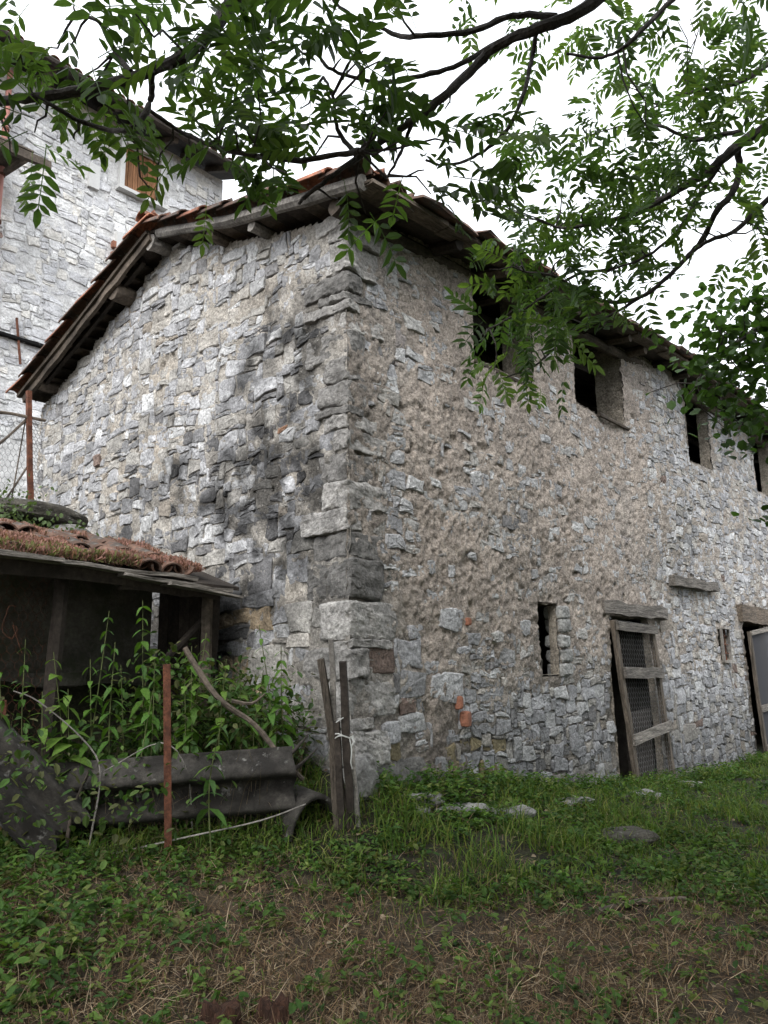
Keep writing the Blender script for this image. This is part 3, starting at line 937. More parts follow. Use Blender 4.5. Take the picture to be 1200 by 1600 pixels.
# brick scraps bedded in the plaster near the corner
for (x, z, w, h, a) in ((1.36, 0.28, 0.10, 0.13, 0.3), (1.26, 0.42, 0.05, 0.11, 0.2), (1.42, 1.1, 0.05, 0.07, 0.1)):
    rocky('brick_scrap', (x, -0.06, z), (w, 0.09, h), int(x * 100), 'brick', front, a, rough=0.12, n=4, boxy=5)

# plain inside faces, back wall, far gable and floor, so that the rooms behind the openings are shut in
def slab(name, a, b, m, parent, kind=None):
    (x0, y0, z0), (x1, y1, z1) = a, b
    V = [(x0, y0, z0), (x1, y0, z0), (x1, y1, z0), (x0, y1, z0), (x0, y0, z1), (x1, y0, z1), (x1, y1, z1), (x0, y1, z1)]
    F = [(3, 2, 1, 0), (4, 5, 6, 7), (0, 1, 5, 4), (1, 2, 6, 5), (2, 3, 7, 6), (3, 0, 4, 7)]
    return obj(name, mesh_data(name, V, F, (0.28, 0.26, 0.23)), m, parent, kind)
def gable_prism(name, x0, x1, m, up=0.0):
    ys = [0.05, RIDGE_Y, BACK_Y]
    V = [(x, y, z) for x in (x0, x1) for (y, z) in ((0.05, -1.3), (BACK_Y, -1.3), (BACK_Y, 4.0 + 0.1 * (up > 0)), (RIDGE_Y, 5.05 + 0.1 * (up > 0)), (0.05, 4.28 + up))]
    F = [(0, 1, 2, 3, 4), (9, 8, 7, 6, 5), (0, 5, 6, 1), (1, 6, 7, 2), (2, 7, 8, 3), (3, 8, 9, 4), (4, 9, 5, 0)]
    return obj(name, mesh_data(name, V, F, (0.28, 0.26, 0.23)), m, barn)
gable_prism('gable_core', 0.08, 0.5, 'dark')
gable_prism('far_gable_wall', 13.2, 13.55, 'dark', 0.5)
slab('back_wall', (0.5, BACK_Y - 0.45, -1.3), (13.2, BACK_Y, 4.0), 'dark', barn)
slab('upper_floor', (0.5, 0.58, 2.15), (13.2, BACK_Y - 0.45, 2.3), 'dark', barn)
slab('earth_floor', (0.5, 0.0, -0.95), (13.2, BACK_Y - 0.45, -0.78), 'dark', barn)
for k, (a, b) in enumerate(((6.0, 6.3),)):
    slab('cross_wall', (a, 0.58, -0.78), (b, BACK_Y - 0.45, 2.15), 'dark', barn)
# ---- roof: deck of boards, tiles, slabs, rafters, purlins
deck_x = np.arange(-0.235, 13.9, 0.35)
deck_y = np.concatenate([np.linspace(-0.40, RIDGE_Y, 12), np.linspace(RIDGE_Y, 5.5, 12)[1:]])
DX, DY = np.meshgrid(deck_x, deck_y, indexing='ij')
DZ = roof_z(DX, DY) - 0.06
top = np.stack([DX, DY, DZ], -1).reshape(-1, 3)
bot = top - np.array([0, 0, 0.035])
ny = len(deck_y)
i, j = np.meshgrid(np.arange(len(deck_x) - 1), np.arange(ny - 1), indexing='ij')
a = (i * ny + j).ravel()
nt = len(top)
F = [tuple(q) for q in np.stack([a, a + ny, a + ny + 1, a + 1], 1)] + [tuple(q) for q in np.stack([a + 1 + nt, a + ny + 1 + nt, a + ny + nt, a + nt], 1)]
for q in range(len(deck_x) - 1):
    for b in (q * ny, q * ny + ny - 1):
        F.append((b, b + ny, b + ny + nt, b + nt))
for q in range(ny - 1):
    for b in (q, (len(deck_x) - 1) * ny + q):
        F.append((b, b + 1, b + 1 + nt, b + nt))
roof = obj('roof', mesh_data('roof', np.concatenate([top, bot]), F), 'wood_dark', barn)

def tile_data(name, L=0.44, w0=0.20, w1=0.15, th=0.014, n=7):
    V, F = [], []
    for e, (y, w) in enumerate(((0, w0), (L, w1))):
        for rr in (0, th):
            for k in range(n + 1):
                a = PI * k / n
                V.append((-math.cos(a) * (w / 2 - rr), y, math.sin(a) * (w / 2 - rr) * 0.8))
    m = n + 1
    for k in range(n):
        F.append((k, k + 1, k + 1 + 2 * m, k + 2 * m))
        F.append((m + k, 3 * m + k, 3 * m + k + 1, m + k + 1))
        F.append((k, m + k, m + k + 1, k + 1))
        F.append((2 * m + k, 2 * m + k + 1, 3 * m + k + 1, 3 * m + k))
    for k in (0, n):
        F.append((k, k + 2 * m, k + 3 * m, k + m))
    return mesh_data(name, V, F, None, False)
TILE = tile_data('roof_tile')
TILE.materials.append(M['tile'])
TILE_D = tile_data('roof_tile_dark')
TILE_D.materials.append(M['tile_dark'])
def place(me, name, parent, mtx):
    o = bpy.data.objects.new(name, me)
    COL.objects.link(o)
    o.parent = parent
    if parent.type == 'EMPTY':
        o.matrix_parent_inverse = Matrix.Translation(-Vector(parent.location))
    o.matrix_basis = mtx
    return o
def tile_row(x, y0, y1, sgn, parent, dark=0.5, over=False):
    """cover and pan tiles of one column up the slope; sgn 1: slope rising with y"""
    n = int(abs(y1 - y0) / 0.34)
    for k in range(n + 1):
        y = y0 + sgn * 0.34 * k
        zz = float(roof_z(x, y))
        z2 = float(roof_z(x, y + sgn * 0.3))
        ang = math.atan2(z2 - zz, 0.3)
        for pan in (0, 1):
            mtx = Matrix.Translation((x + pan * 0.11 + random.uniform(-0.012, 0.012), y + random.uniform(-0.02, 0.02), zz - (0.0 if pan else 0.045) + 0.012 * (1 - pan) + random.uniform(0, 0.012)))
            mtx = mtx @ Matrix.Rotation((0 if sgn > 0 else PI) + random.uniform(-0.06, 0.06), 4, 'Z') @ Matrix.Rotation(ang - 0.03, 4, 'X')
            if pan:
                mtx = mtx @ Matrix.Rotation(PI, 4, 'Y') @ Matrix.Translation((0, 0, -0.07))
            place(TILE_D if random.random() < dark else TILE, 'roof_tile', parent, mtx)
for c in range(3):
    tile_row(-0.27 + 0.215 * c, -0.46, RIDGE_Y - 0.1, 1, roof, 0.7)
    tile_row(-0.30 + 0.215 * c, 5.60, RIDGE_Y + 0.1, -1, roof, 0.5)
# ridge tiles
for k in range(5):
    place(TILE, 'roof_tile', roof, Matrix.Translation((-0.36 + 0.33 * k, RIDGE_Y, RIDGE_Z + 0.03)) @ Matrix.Rotation(-PI / 2, 4, 'Z') @ Matrix.Rotation(0.05, 4, 'X'))
# wavy field of tiles beyond, too far up to be told apart
fx = np.arange(0.42, 13.9, 0.036)
TF = []
for sgn, ys in ((1, np.linspace(-0.1, RIDGE_Y - 0.02, 30)), (-1, np.linspace(5.5, RIDGE_Y + 0.02, 30))):
    FX, FY = np.meshgrid(fx, ys, indexing='ij')
    step = 0.02 * (1 - ((FY - ys[0]) * sgn / 0.34) % 1)
    TF.append(np.stack([FX, FY, roof_z(FX, FY) - 0.02 + 0.04 * np.cos(FX * 2 * PI / 0.215) + step], -1).reshape(-1, 3))
m = 30
i, j = np.meshgrid(np.arange(len(fx) - 1), np.arange(m - 1), indexing='ij')
a = (i * m + j).ravel()
q = np.stack([a, a + m, a + m + 1, a + 1], 1)
obj('tile_field', mesh_data('tile_field', np.concatenate(TF), np.concatenate([q, q + len(TF[0])]), None, True), 'tile_dark', roof, 'stuff')

# flat stone slabs along the eave, two courses
def slab_piece(name, c, w, d, t, ang, m, parent, yaw=0.0):
    V = []
    for zz in (-t / 2, t / 2):
        for (sx, sy) in ((-1, -1), (0, -1.06), (1, -1), (1, 1), (-1, 1)):
            V.append((sx * w / 2 + random.uniform(-0.02, 0.02), sy * d / 2 + random.uniform(-0.025, 0.025), zz + random.uniform(-0.004, 0.004)))
    F = [(4, 3, 2, 1, 0), (5, 6, 7, 8, 9)] + [(k, (k + 1) % 5, 5 + (k + 1) % 5, 5 + k) for k in range(5)]
    mt = Matrix.Translation(c) @ Matrix.Rotation(yaw, 4, 'Z') @ Matrix.Rotation(ang, 4, 'X')
    V = [mt @ Vector(v) for v in V]
    return obj(name, mesh_data(name, V, F, (0.1, 0.1, 0.1)), m, parent)
x = 0.30
while x < 13.2:
    w = random.uniform(0.28, 0.5)
    y = -0.36 + random.uniform(-0.05, 0.03)
    slab_piece('roof_slab', (x + w / 2, y, float(roof_z(x, y)) - 0.015), w * 0.98, 0.42, 0.028, 0.25, 'tile_dark', roof, random.uniform(-0.05, 0.05))
    if random.random() < 0.85:
        slab_piece('roof_slab', (x + w / 2 + 0.15, y + 0.10, float(roof_z(x, y + 0.1)) + 0.025), w * 0.98, 0.42, 0.028, 0.25, 'tile_dark', roof, random.uniform(-0.05, 0.05))
    x += w
# rafters of the near slope, their tails showing under the eave
x = 0.25
while x < 13.3:
    rr = random.uniform(0.05, 0.065)
    b = MB()
    pts = [(x + random.uniform(-0.02, 0.02), y, float(roof_z(x, y)) - 0.155) for y in np.linspace(-0.36 + random.uniform(-0.03, 0.05), RIDGE_Y - 0.05, 5)]
    b.tube(pts, rr, rr * 0.9, 7, 0.08)
    obj('rafter', b.data('rafter'), 'wood_dark' if random.random() < 0.6 else 'wood', barn)
    x += random.uniform(0.62, 0.85)
# eave board under the slabs
b = MB()
xs = np.linspace(-0.2, 13.5, 15)
for k in range(14):
    b = MB()
    b.bar((xs[k] + 0.01, -0.40, float(roof_z(xs[k], -0.4)) - 0.105), (xs[k + 1] - 0.01, -0.40, float(roof_z(xs[k + 1], -0.4)) - 0.105), 0.16, 0.035, jit=0.008, seg=3)
    obj('eave_board', b.data('eave_board'), 'grain_xb', barn)
# purlins: log ends under the verge
for (y, dz, rr, mm_, x0) in ((-0.02, 0.20, 0.07, 'wood', -0.16), (1.0, 0.19, 0.055, 'wood_grey', -0.19), (1.62, 0.19, 0.065, 'wood', -0.2), (RIDGE_Y, 0.20, 0.085, 'wood_grey', -0.24), (3.36, 0.20, 0.105, 'wood', -0.22), (5.1, 0.17, 0.07, 'wood', -0.2)):
    z = float(roof_z(0, y)) - dz
    b = MB()
    b.tube([(x0, y, z), (x0 + 0.08, y, z)] + [(q, y, float(roof_z(q, y)) - dz) for q in (0.0, 1.0, 2.0, 4.0, 6.5, 13.0)], rr, rr, 9, 0.12)
    obj('purlin', b.data('purlin'), mm_, barn)
# verge timbers: a bent pole on the near side, a deep split board on the far side
pts = smooth_line([(-0.22, -0.40, float(roof_z(0, -0.4)) - 0.10), (-0.225, 0.5, float(roof_z(0, 0.5)) - 0.10), (-0.22, 1.3, float(roof_z(0, 1.3)) - 0.115), (-0.215, 2.0, float(roof_z(0, 2.0)) - 0.10), (-0.21, 2.5, float(roof_z(0, 2.5)) - 0.10)], 3)
b = MB()
b.tube(pts, 0.06, 0.048, 8, 0.14)
obj('verge_pole', b.data('verge_pole'), 'wood_grey', barn)
for (y0, y1, dz, w, h, mm_, x) in ((RIDGE_Y - 0.02, 4.1, 0.13, 0.04, 0.14, 'wood', -0.245), (3.9, 5.45, 0.135, 0.045, 0.15, 'wood', -0.23), (RIDGE_Y, 5.5, 0.10, 0.05, 0.04, 'wood', -0.27),
                                   (2.9, 5.2, 0.15, 0.04, 0.10, 'wood_dark', -0.14)):
    b = MB()
    b.bar((x, y0, float(roof_z(0, y0 + 0.001)) - dz), (x, y1, float(roof_z(0, y1)) - dz), w, h, jit=0.007, seg=7)
    obj('verge_board', b.data('verge_board'), mm_, barn)
# boards under the verge overhang
for k, y in enumerate(np.arange(-0.35, 5.4, 0.2)):
    b = MB()
    z = float(roof_z(0, y)) - 0.115
    b.bar((-0.20, y, z), (0.35, y, z), 0.185, 0.022, jit=0.004)
    obj('soffit_board', b.data('soffit_board'), 'wood_dark' if k % 3 else 'wood', barn)

# ---- timbers in the front wall
def beam(name, a, b_, w, h, m, parent, jit=0.012, seg=5):
    q = MB()
    q.bar(a, b_, w, h, jit=jit, seg=seg)
    return obj(name, q.data(name), m, parent)
beam('lintel', (4.10, 0.12, 1.345), (5.95, 0.12, 1.335), 0.40, 0.15, 'grain_x', front, 0.016, 9)
beam('lintel', (2.62, 0.14, 1.40), (3.12, 0.14, 1.395), 0.30, 0.14, 'grain_xb', front, 0.012, 6)
beam('lintel', (8.95, 0.10, 1.46), (10.4, 0.10, 1.43), 0.42, 0.27, 'grain_xb', front, 0.016, 8)
beam('lintel', (6.30, 0.10, 1.80), (7.95, 0.10, 1.79), 0.36, 0.13, 'grain_x', front, 0.018, 9)
beam('window_head', (1.45, 0.46, 4.36), (6.0, 0.46, 4.66), 0.22, 0.16, 'wood_dark', front)
beam('window_head', (7.2, 0.46, 4.66), (12.2, 0.46, 4.68), 0.22, 0.16, 'wood_dark', front)
for (x0, x1, z) in ((1.70, 2.86, 3.615), (4.36, 5.22, 3.70)):
    b = MB()
    b.tube(smooth_line([(x0, -0.05, z), ((x0 + x1) / 2, -0.06, z - 0.01), (x1, -0.045, z)], 3), 0.028, 0.02, 6, 0.2)
    obj('sill_pole', b.data('sill_pole'), 'wood', front)
# sticks in the niche
for (x0, z0, x1, z1) in ((2.75, 0.62, 2.95, 1.0), (2.86, 0.60, 2.80, 1.15), (2.95, 0.62, 2.88, 0.9)):
    b = MB()
    b.tube([(x0, 0.12, z0), ((x0 + x1) / 2 + 0.03, 0.10, (z0 + z1) / 2), (x1, 0.16, z1)], 0.009, 0.005, 5)
    obj('stick', b.data('stick'), 'wood_grey', front)
# rough stones that make up the far jamb of the niche
for k, z in enumerate((0.66, 0.80, 0.95, 1.11, 1.25)):
    t = (0.34, 0.28, 0.37, 0.30, 0.33)[k]
    rocky('jamb_stone', (3.165 + 0.015 * (k % 2), 0.02, z), (0.20, 0.22, 0.135), 500 + k, 'stone', front, 0.1 * (k % 3 - 1), rough=0.0, n=6, boxy=8.0, col=(t, t, t * 0.97), chisel=0.025)
# barred slit
for a, c in (((8.02, 1.20), (8.33, 1.20)), ((8.02, 0.70), (8.33, 0.70)), ((8.025, 0.70), (8.025, 1.2)), ((8.325, 0.70), (8.325, 1.2))):
    b = MB()
    b.bar((a[0], -0.04, a[1]), (c[0], -0.04, c[1]), 0.035 if a[0] == c[0] else 0.10, 0.035, up=(0, 0, 1) if a[0] != c[0] else (1, 0, 0), jit=0.003)
    obj('slit_frame', b.data('slit_frame'), 'wood_grey', front)
for k in range(2):
    b = MB()
    b.tube([(8.13 + 0.1 * k, -0.01, 0.7), (8.13 + 0.1 * k, -0.01, 1.21)], 0.009, None, 5)
    obj('slit_bar', b.data('slit_bar'), 'rust', front)
for k in range(3):
    b = MB()
    b.tube([(8.03, -0.02, 0.82 + 0.13 * k), (8.33, -0.02, 0.82 + 0.13 * k)], 0.009, None, 5)
    obj('slit_bar', b.data('slit_bar'), 'rust', front)

# ---- the two wire gates
def hex_wire(quad, cell, r_, name, parent, m='wire'):
    """hexagonal netting stretched over a four-cornered frame (corners: bl, br, tr, tl)"""
    bl, br_, tr, tl = [Vector(p) for p in quad]
    wU, hV = (br_ - bl).length, (tl - bl).length
    V, F = [], []
    nrm = (br_ - bl).cross(tl - bl).normalized()
    def P(u, v):
        u, v = min(max(u, 0), 1), min(max(v, 0), 1)
        return bl.lerp(br_, u).lerp(tl.lerp(tr, u), v)
    def seg(a, b):
        p, q = P(*a), P(*b)
        if (q - p).length < 1e-4:
            return
        s = (q - p).normalized().cross(nrm) * r_
        t = nrm * r_
        n = len(V)
        for e in (p, q):
            V.extend([e + s, e - s * 0.5 + t * 0.87, e - s * 0.5 - t * 0.87])
        F.extend([(n, n + 1, n + 4, n + 3), (n + 1, n + 2, n + 5, n + 4), (n + 2, n, n + 3, n + 5)])
    cu, cv = cell / wU, cell * 0.9 / hV
    nu, nv = int(1 / cu) + 1, int(1 / cv) + 1
    for j_ in range(nv):
        for i_ in range(nu):
            o = 0.5 if j_ % 2 else 0.0
            x, y = (i_ + o) * cu, j_ * cv
            if x > 1 or y > 1:
                continue
            seg((x, y), (x, y + cv * 0.5))
            seg((x, y + cv * 0.5), (x - cu * 0.5, y + cv))
            seg((x, y + cv * 0.5), (x + cu * 0.5, y + cv))
    return obj(name, mesh_data(name, V, F), m, parent)
gate = thing('wire_gate', (4.95, -0.1, -0.66), 'skewed timber frame gate with hexagonal wire netting in the doorway between niche and slit window', 'gate')
gy_ = -0.09
TL, TR, BL, BR = (4.26, gy_, 1.20), (5.30, gy_, 1.17), (4.50, gy_ - 0.04, -0.66), (5.52, gy_ - 0.04, -0.66)
def lerp3(a, b, t):
    return tuple(a[k] + (b[k] - a[k]) * t for k in range(3))
for a, c in ((BL, TL), (BR, TR)):
    b = MB()
    b.bar(a, c, 0.05, 0.075, up=(1, 0, 0), jit=0.005, seg=5)
    obj('stile', b.data('stile'), 'grain_z', gate)
for t, h in ((0.0, 0.09), (0.31, 0.115), (0.68, 0.125), (0.965, 0.10)):
    b = MB()
    a, c = lerp3(BL, TL, t), lerp3(BR, TR, t)
    a, c = (a[0] - 0.01, a[1] - 0.045, a[2] - (0.05 if t == 0.31 else 0)), (c[0] + 0.05, c[1] - 0.045, c[2] + (0.04 if t == 0.31 else 0))
    b.bar(a, c, 0.035, h, jit=0.006, seg=4)
    obj('rail', b.data('rail'), 'grain_x', gate)
hex_wire(((BL[0], BL[1] - 0.02, BL[2]), (BR[0], BR[1] - 0.02, BR[2]), (TR[0], TR[1] - 0.02, TR[2]), (TL[0], TL[1] - 0.02, TL[2])), 0.062, 0.0017, 'wire_netting', gate)
slabp = MB()
slabp.bar((5.05, 0.05, -0.8), (5.0, 0.03, 0.15), 0.04, 0.62, up=(1, 0, 0), jit=0.01, seg=4)
obj('back_board', slabp.data('back_board'), 'bark', gate)  # coloured near black to put the doorway's shade into the board

gate2 = thing('gauze_gate', (9.7, -0.15, -0.72), 'narrow timber gate panel with grey gauze leaning at the doorway by the right edge', 'gate')
TL, TR, BL, BR = (9.02, -0.14, 1.16), (9.98, -0.2, 1.26), (9.02, -0.20, -0.66), (9.98, -0.26, -0.60)
for a, c in ((BL, TL), (BR, TR)):
    b = MB()
    b.bar(a, c, 0.045, 0.08, up=(1, 0, 0), jit=0.004, seg=4)
    obj('stile', b.data('stile'), 'grain_z', gate2)
for t, h in ((0.02, 0.09), (0.34, 0.10), (0.985, 0.07)):
    b = MB()
    a, c = lerp3(BL, TL, t), lerp3(BR, TR, t)
    b.bar((a[0], a[1] - 0.03, a[2]), (c[0], c[1] - 0.03, c[2]), 0.03, h, jit=0.004, seg=3)
    obj('rail', b.data('rail'), 'grain_x', gate2)
obj('gauze', mesh_data('gauze', [BL, BR, TR, TL], [(0, 1, 2, 3)]), 'gauze', gate2)

# ================================================================ the house behind
HY = 9.0
house = thing('stone_house', (2.6, HY + 3, 2.5), 'tall pale stone house with brown shuttered window rising behind the barn', 'house')
HX0, HX1, HTOP = -3.0, 5.25, 11.55
HW = {'win': (2.84, 3.62, 10.18, 11.15), 'small': (2.86, 3.3, 8.55, 9.02)}
def h_open(x, z, m=0.0):
    rr = np.zeros(np.shape(x), bool)
    for (a, b, c, d) in HW.values():
        rr |= (x > a - m) & (x < b + m) & (z > c - m) & (z < d + m)
    return rr
def h_world(u, v, d):
    return np.stack([u, HY - d, v], -1)
def h_depth(u, v):
    P = np.stack([u, v, np.zeros_like(u)], -1)
    return -0.002 + 0.02 * fbm(P, 4, 3, 81) + 0.012 * fbm(P, 14, 2, 82)
def h_col(u, v):
    P = np.stack([u, v, np.zeros_like(u)], -1)
    return np.array([0.60, 0.595, 0.585]) * (1 + 0.12 * fbm(P, 2, 3, 83) + 0.22 * fbm(P, 12, 3, 84))[..., None]
hu = np.concatenate([np.arange(HX0, 0.2, 0.3), np.arange(0.2, HX1 + 0.01, 0.045)])
hu[-1] = HX1
hv = np.arange(2.0, HTOP, 0.045)
V, F, Cc = skin(hu, hv, h_world, h_depth, lambda u, v: ~h_open(u, v), h_col)
facade = obj('facade', mesh_data('facade', V, F, Cc, True), 'house_stone', house)
slab('house_side_wall', (HX1 - 0.3, HY + 0.02, 2.0), (HX1 - 0.004, HY + 6, HTOP), 'house_stone', house)
slab('house_back_wall', (HX0, HY + 5.7, 2.0), (HX1 - 0.3, HY + 6, HTOP), 'house_stone', house)
slab('house_core', (HX0, HY + 0.25, 2.0), (HX1 - 0.3, HY + 0.5, HTOP), 'dark', house)
r = random.Random(21)
cand = []
SZH = [(5, 2), (4, 2), (6, 2), (3, 2), (7, 3), (5, 3), (4, 3), (3, 1), (8, 2), (6, 3), (2, 2), (4, 1), (2, 1)]
for (u, v, w, h) in pack(HX1 - 0.1, HTOP - 4.6, 0.065, SZH, 9):
    u += 0.15
    v += 4.6
    if u + w > HX1 or v + h > HTOP - 0.02:
        continue
    uc, vc = u + w / 2, v + h / 2
    if h_open(np.array([u, u + w, u, u + w, uc]), np.array([v, v, v + h, v + h, vc]), 0.10).any():
        continue
    if r.random() < 0.06:
        continue
    Vw, Fs = stone_mesh(u, v, w, h, r.uniform(0.004, 0.014), r.choice((0.008, 0.016, 0.024)), r)
    ro = r.uniform(-0.10, 0.10)
    du, dv = Vw[:, 0] - uc, Vw[:, 1] - vc
    Vw[:, 0], Vw[:, 1] = uc + du - dv * ro, vc + dv + du * ro
    c = np.array(r.choice(((0.62, 0.62, 0.62), (0.57, 0.57, 0.58), (0.68, 0.68, 0.67), (0.52, 0.52, 0.53), (0.64, 0.62, 0.58)))) * r.uniform(0.88, 1.1)
    if r.random() < 0.006:
        c = np.array((0.33, 0.24, 0.20))
    Cs = np.tile(c, (len(Vw), 1)) * (1 + 0.15 * fbm(Vw, 8, 2, 87))[:, None]
    cand.append((w * h, h_world(Vw[:, 0], Vw[:, 1], Vw[:, 2]), Fs, Cs, 0.2 < uc < 4.8 and vc > 5.5))
cand.sort(key=lambda t: -t[0] * (1 if t[4] else 0.1))
J = Joined()
for k, (_, Wd, Fs, Cs, _v) in enumerate(cand):
    if k < 260:
        obj('stone', mesh_data('stone', Wd, Fs, Cs), 'house_stone', facade)
    else:
        J.add(Wd, Fs, Cs)
obj('rubble_stones', J.data('rubble_stones'), 'house_stone', facade, 'stuff')
# shuttered window
win = obj('window', mesh_data('window', [(2.84, HY + 0.2, 10.18), (3.62, HY + 0.2, 10.18), (3.62, HY + 0.2, 11.15), (2.84, HY + 0.2, 11.15)], [(0, 1, 2, 3)]), 'wood_dark', house)
for (a, c, w, h, up) in (((2.78, HY - 0.03, 10.14), (2.78, HY - 0.03, 11.27), 0.10, 0.10, (1, 0, 0)), ((3.68, HY - 0.03, 10.14), (3.68, HY - 0.03, 11.27), 0.10, 0.10, (1, 0, 0)), ((2.85, HY - 0.028, 11.21), (3.61, HY - 0.028, 11.21), 0.14, 0.12, (0, 0, 1))):
    b = MB()
    b.bar(a, c, w, h, up=up, jit=0.003)
    obj('stone_jamb', b.data('stone_jamb'), 'render', win)
b = MB()
b.bar((2.68, HY - 0.05, 10.10), (3.78, HY - 0.05, 10.10), 0.22, 0.07, jit=0.003)
obj('sill', b.data('sill'), 'render', win)
for k in range(7):
    x = 2.855 + 0.109 * k
    b = MB()
    b.bar((x + 0.05, HY + 0.06 + random.uniform(-0.006, 0.006), 10.15), (x + 0.05, HY + 0.06, 11.15), 0.03, 0.098, up=(1, 0, 0), jit=0.002)
    obj('shutter_board', b.data('shutter_board'), 'shutter', win)
# small window below it, with a pale surround patched in brick
sw = obj('window', mesh_data('window', [(2.86, HY + 0.15, 8.55), (3.3, HY + 0.15, 8.55), (3.3, HY + 0.15, 9.02), (2.86, HY + 0.15, 9.02)], [(0, 1, 2, 3)]), 'wood_dark', house)
for (a, c, w, h, up) in (((2.80, HY - 0.025, 8.4), (2.80, HY - 0.025, 9.15), 0.12, 0.13, (1, 0, 0)), ((2.87, HY - 0.023, 9.09), (3.5, HY - 0.023, 9.09), 0.12, 0.13, (0, 0, 1))):
    b = MB()
    b.bar(a, c, w, h, up=up, jit=0.003)
    obj('stone_jamb', b.data('stone_jamb'), 'render', sw)
for z in (8.62, 8.86):
    b = MB()
    b.bar((2.66, HY - 0.03, z), (2.73, HY - 0.03, z), 0.1, 0.13, jit=0.006)
    obj('brick', b.data('brick'), 'brick', sw)
for k in range(4):
    b = MB()
    b.tube([(2.94 + 0.09 * k, HY + 0.03, 8.55), (2.94 + 0.09 * k, HY + 0.03, 9.02)], 0.012, None, 5)
    obj('bar', b.data('bar'), 'rust', sw)
b = MB()
b.bar((2.20, HY - 0.035, 9.83), (2.20, HY - 0.035, 10.33), 0.10, 0.22, up=(1, 0, 0), jit=0.006)
obj('pale_upright_stone', b.data('pale_upright_stone'), 'render', house)
# downpipe, iron rod, ledge
b = MB()
b.tube([(0.50, HY - 0.12, 11.3), (0.50, HY - 0.12, 8.4), (0.56, HY - 0.12, 4.5)], 0.05, None, 10)
pipe = obj('downpipe', b.data('downpipe', True), 'pipe', house)
for z in (10.1, 9.2, 8.3, 7.3, 6.2):
    b = MB()
    b.tube([(0.51, HY - 0.12, z), (0.51, HY - 0.12, z + 0.05)], 0.062, None, 10)
    b.bar((0.51, HY - 0.1, z + 0.025), (0.51, HY + 0.03, z + 0.025), 0.03, 0.03)
    obj('pipe_bracket', b.data('pipe_bracket'), 'rust', pipe)
b = MB()
b.tube([(0.98, HY - 0.07, 6.72), (1.1, HY - 0.08, 5.9)], 0.022, None, 6)
obj('iron_rod', b.data('iron_rod'), 'rust', house)
b = MB()
b.bar((0.68, HY - 0.05, 6.36), (1.75, HY - 0.05, 6.33), 0.12, 0.05, jit=0.008, seg=5)
obj('ledge', b.data('ledge'), 'house_stone', house)
# roof of the house
RZ = 11.62
def hroof(y):
    return RZ + (y - (HY - 0.55)) * 0.42
V = []
xs_ = (HX0 - 0.4, HX1 + 0.35)
for x in xs_:
    for y in (HY - 0.55, HY + 3.0, HY + 6.5):
        z = hroof(y) if y < HY + 4 else hroof(HY + 3.0) - 0.42 * 3.5
        V += [(x, y, z), (x, y, z - 0.09)]
F = [(0, 2, 8, 6), (2, 4, 10, 8), (1, 7, 9, 3), (3, 9, 11, 5), (0, 6, 7, 1), (4, 5, 11, 10), (0, 1, 3, 2), (2, 3, 5, 4), (6, 8, 9, 7), (8, 10, 11, 9)]
hr = obj('house_roof', mesh_data('house_roof', V, F), 'wood_dark', house)
for k in range(13):
    x = HX0 + 0.2 + k * 0.65
    b = MB()
    b.bar((x, HY - 0.50, hroof(HY - 0.5) - 0.155), (x, HY + 0.3, hroof(HY + 0.3) - 0.155), 0.10, 0.12, jit=0.004)
    obj('house_rafter', b.data('house_rafter'), 'wood', house)
for k in range(40):
    x = HX0 - 0.3 + k * 0.218
    for y in ([-0.62] if k < 36 else [-0.62, -0.26, 0.10, 0.46, 0.82, 1.18, 1.54, 1.9, 2.26]):
        place(TILE, 'roof_tile', hr, Matrix.Translation((x + random.uniform(-0.01, 0.01), HY + y, hroof(HY + y) + 0.01)) @ Matrix.Rotation(0.38, 4, 'X'))
b = MB()
b.tube([(HX0 - 0.4, HY - 0.66, RZ - 0.12), (HX1 + 0.3, HY - 0.66, RZ - 0.12)], 0.075, None, 8)
obj('gutter', b.data('gutter'), 'wood_dark', house)
# small roof corner jutting from the left, held on a pole
porch = thing('lean_to_roof', (-0.6, 8.2, 2.75), 'weathered board roof corner jutting in at the left edge beside the red downpipe', 'roof')
b = MB()
b.bar((-1.9, 7.85, 8.95), (0.90, 7.85, 9.10), 0.10, 0.13, jit=0.012, seg=6)
obj('edge_beam', b.data('edge_beam'), 'wood', porch)
for k in range(7):
    y = 7.9 + 0.15 * k
    b = MB()
    b.bar((-1.8, y, 9.08 + 0.03 * k), (0.62 + random.uniform(-0.08, 0.05), y, 9.21 + 0.03 * k), 0.14, 0.025, jit=0.004)
    obj('roof_board', b.data('roof_board'), 'wood', porch)
for k in range(4):
    x = 0.55 - 0.5 * k
    b = MB()
    b.bar((x, 7.80, 9.0 + 0.053 * (x + 1.2)), (x, 8.95, 9.2 + 0.053 * (x + 1.2)), 0.07, 0.09, jit=0.004)
    obj('rafter', b.data('rafter'), 'wood', porch)
b = MB()
b.tube([(-1.2, 7.85, 2.6), (-1.2, 7.85, 8.9)], 0.08, 0.07, 7, 0.05)
obj('post', b.data('post'), 'wood', porch)
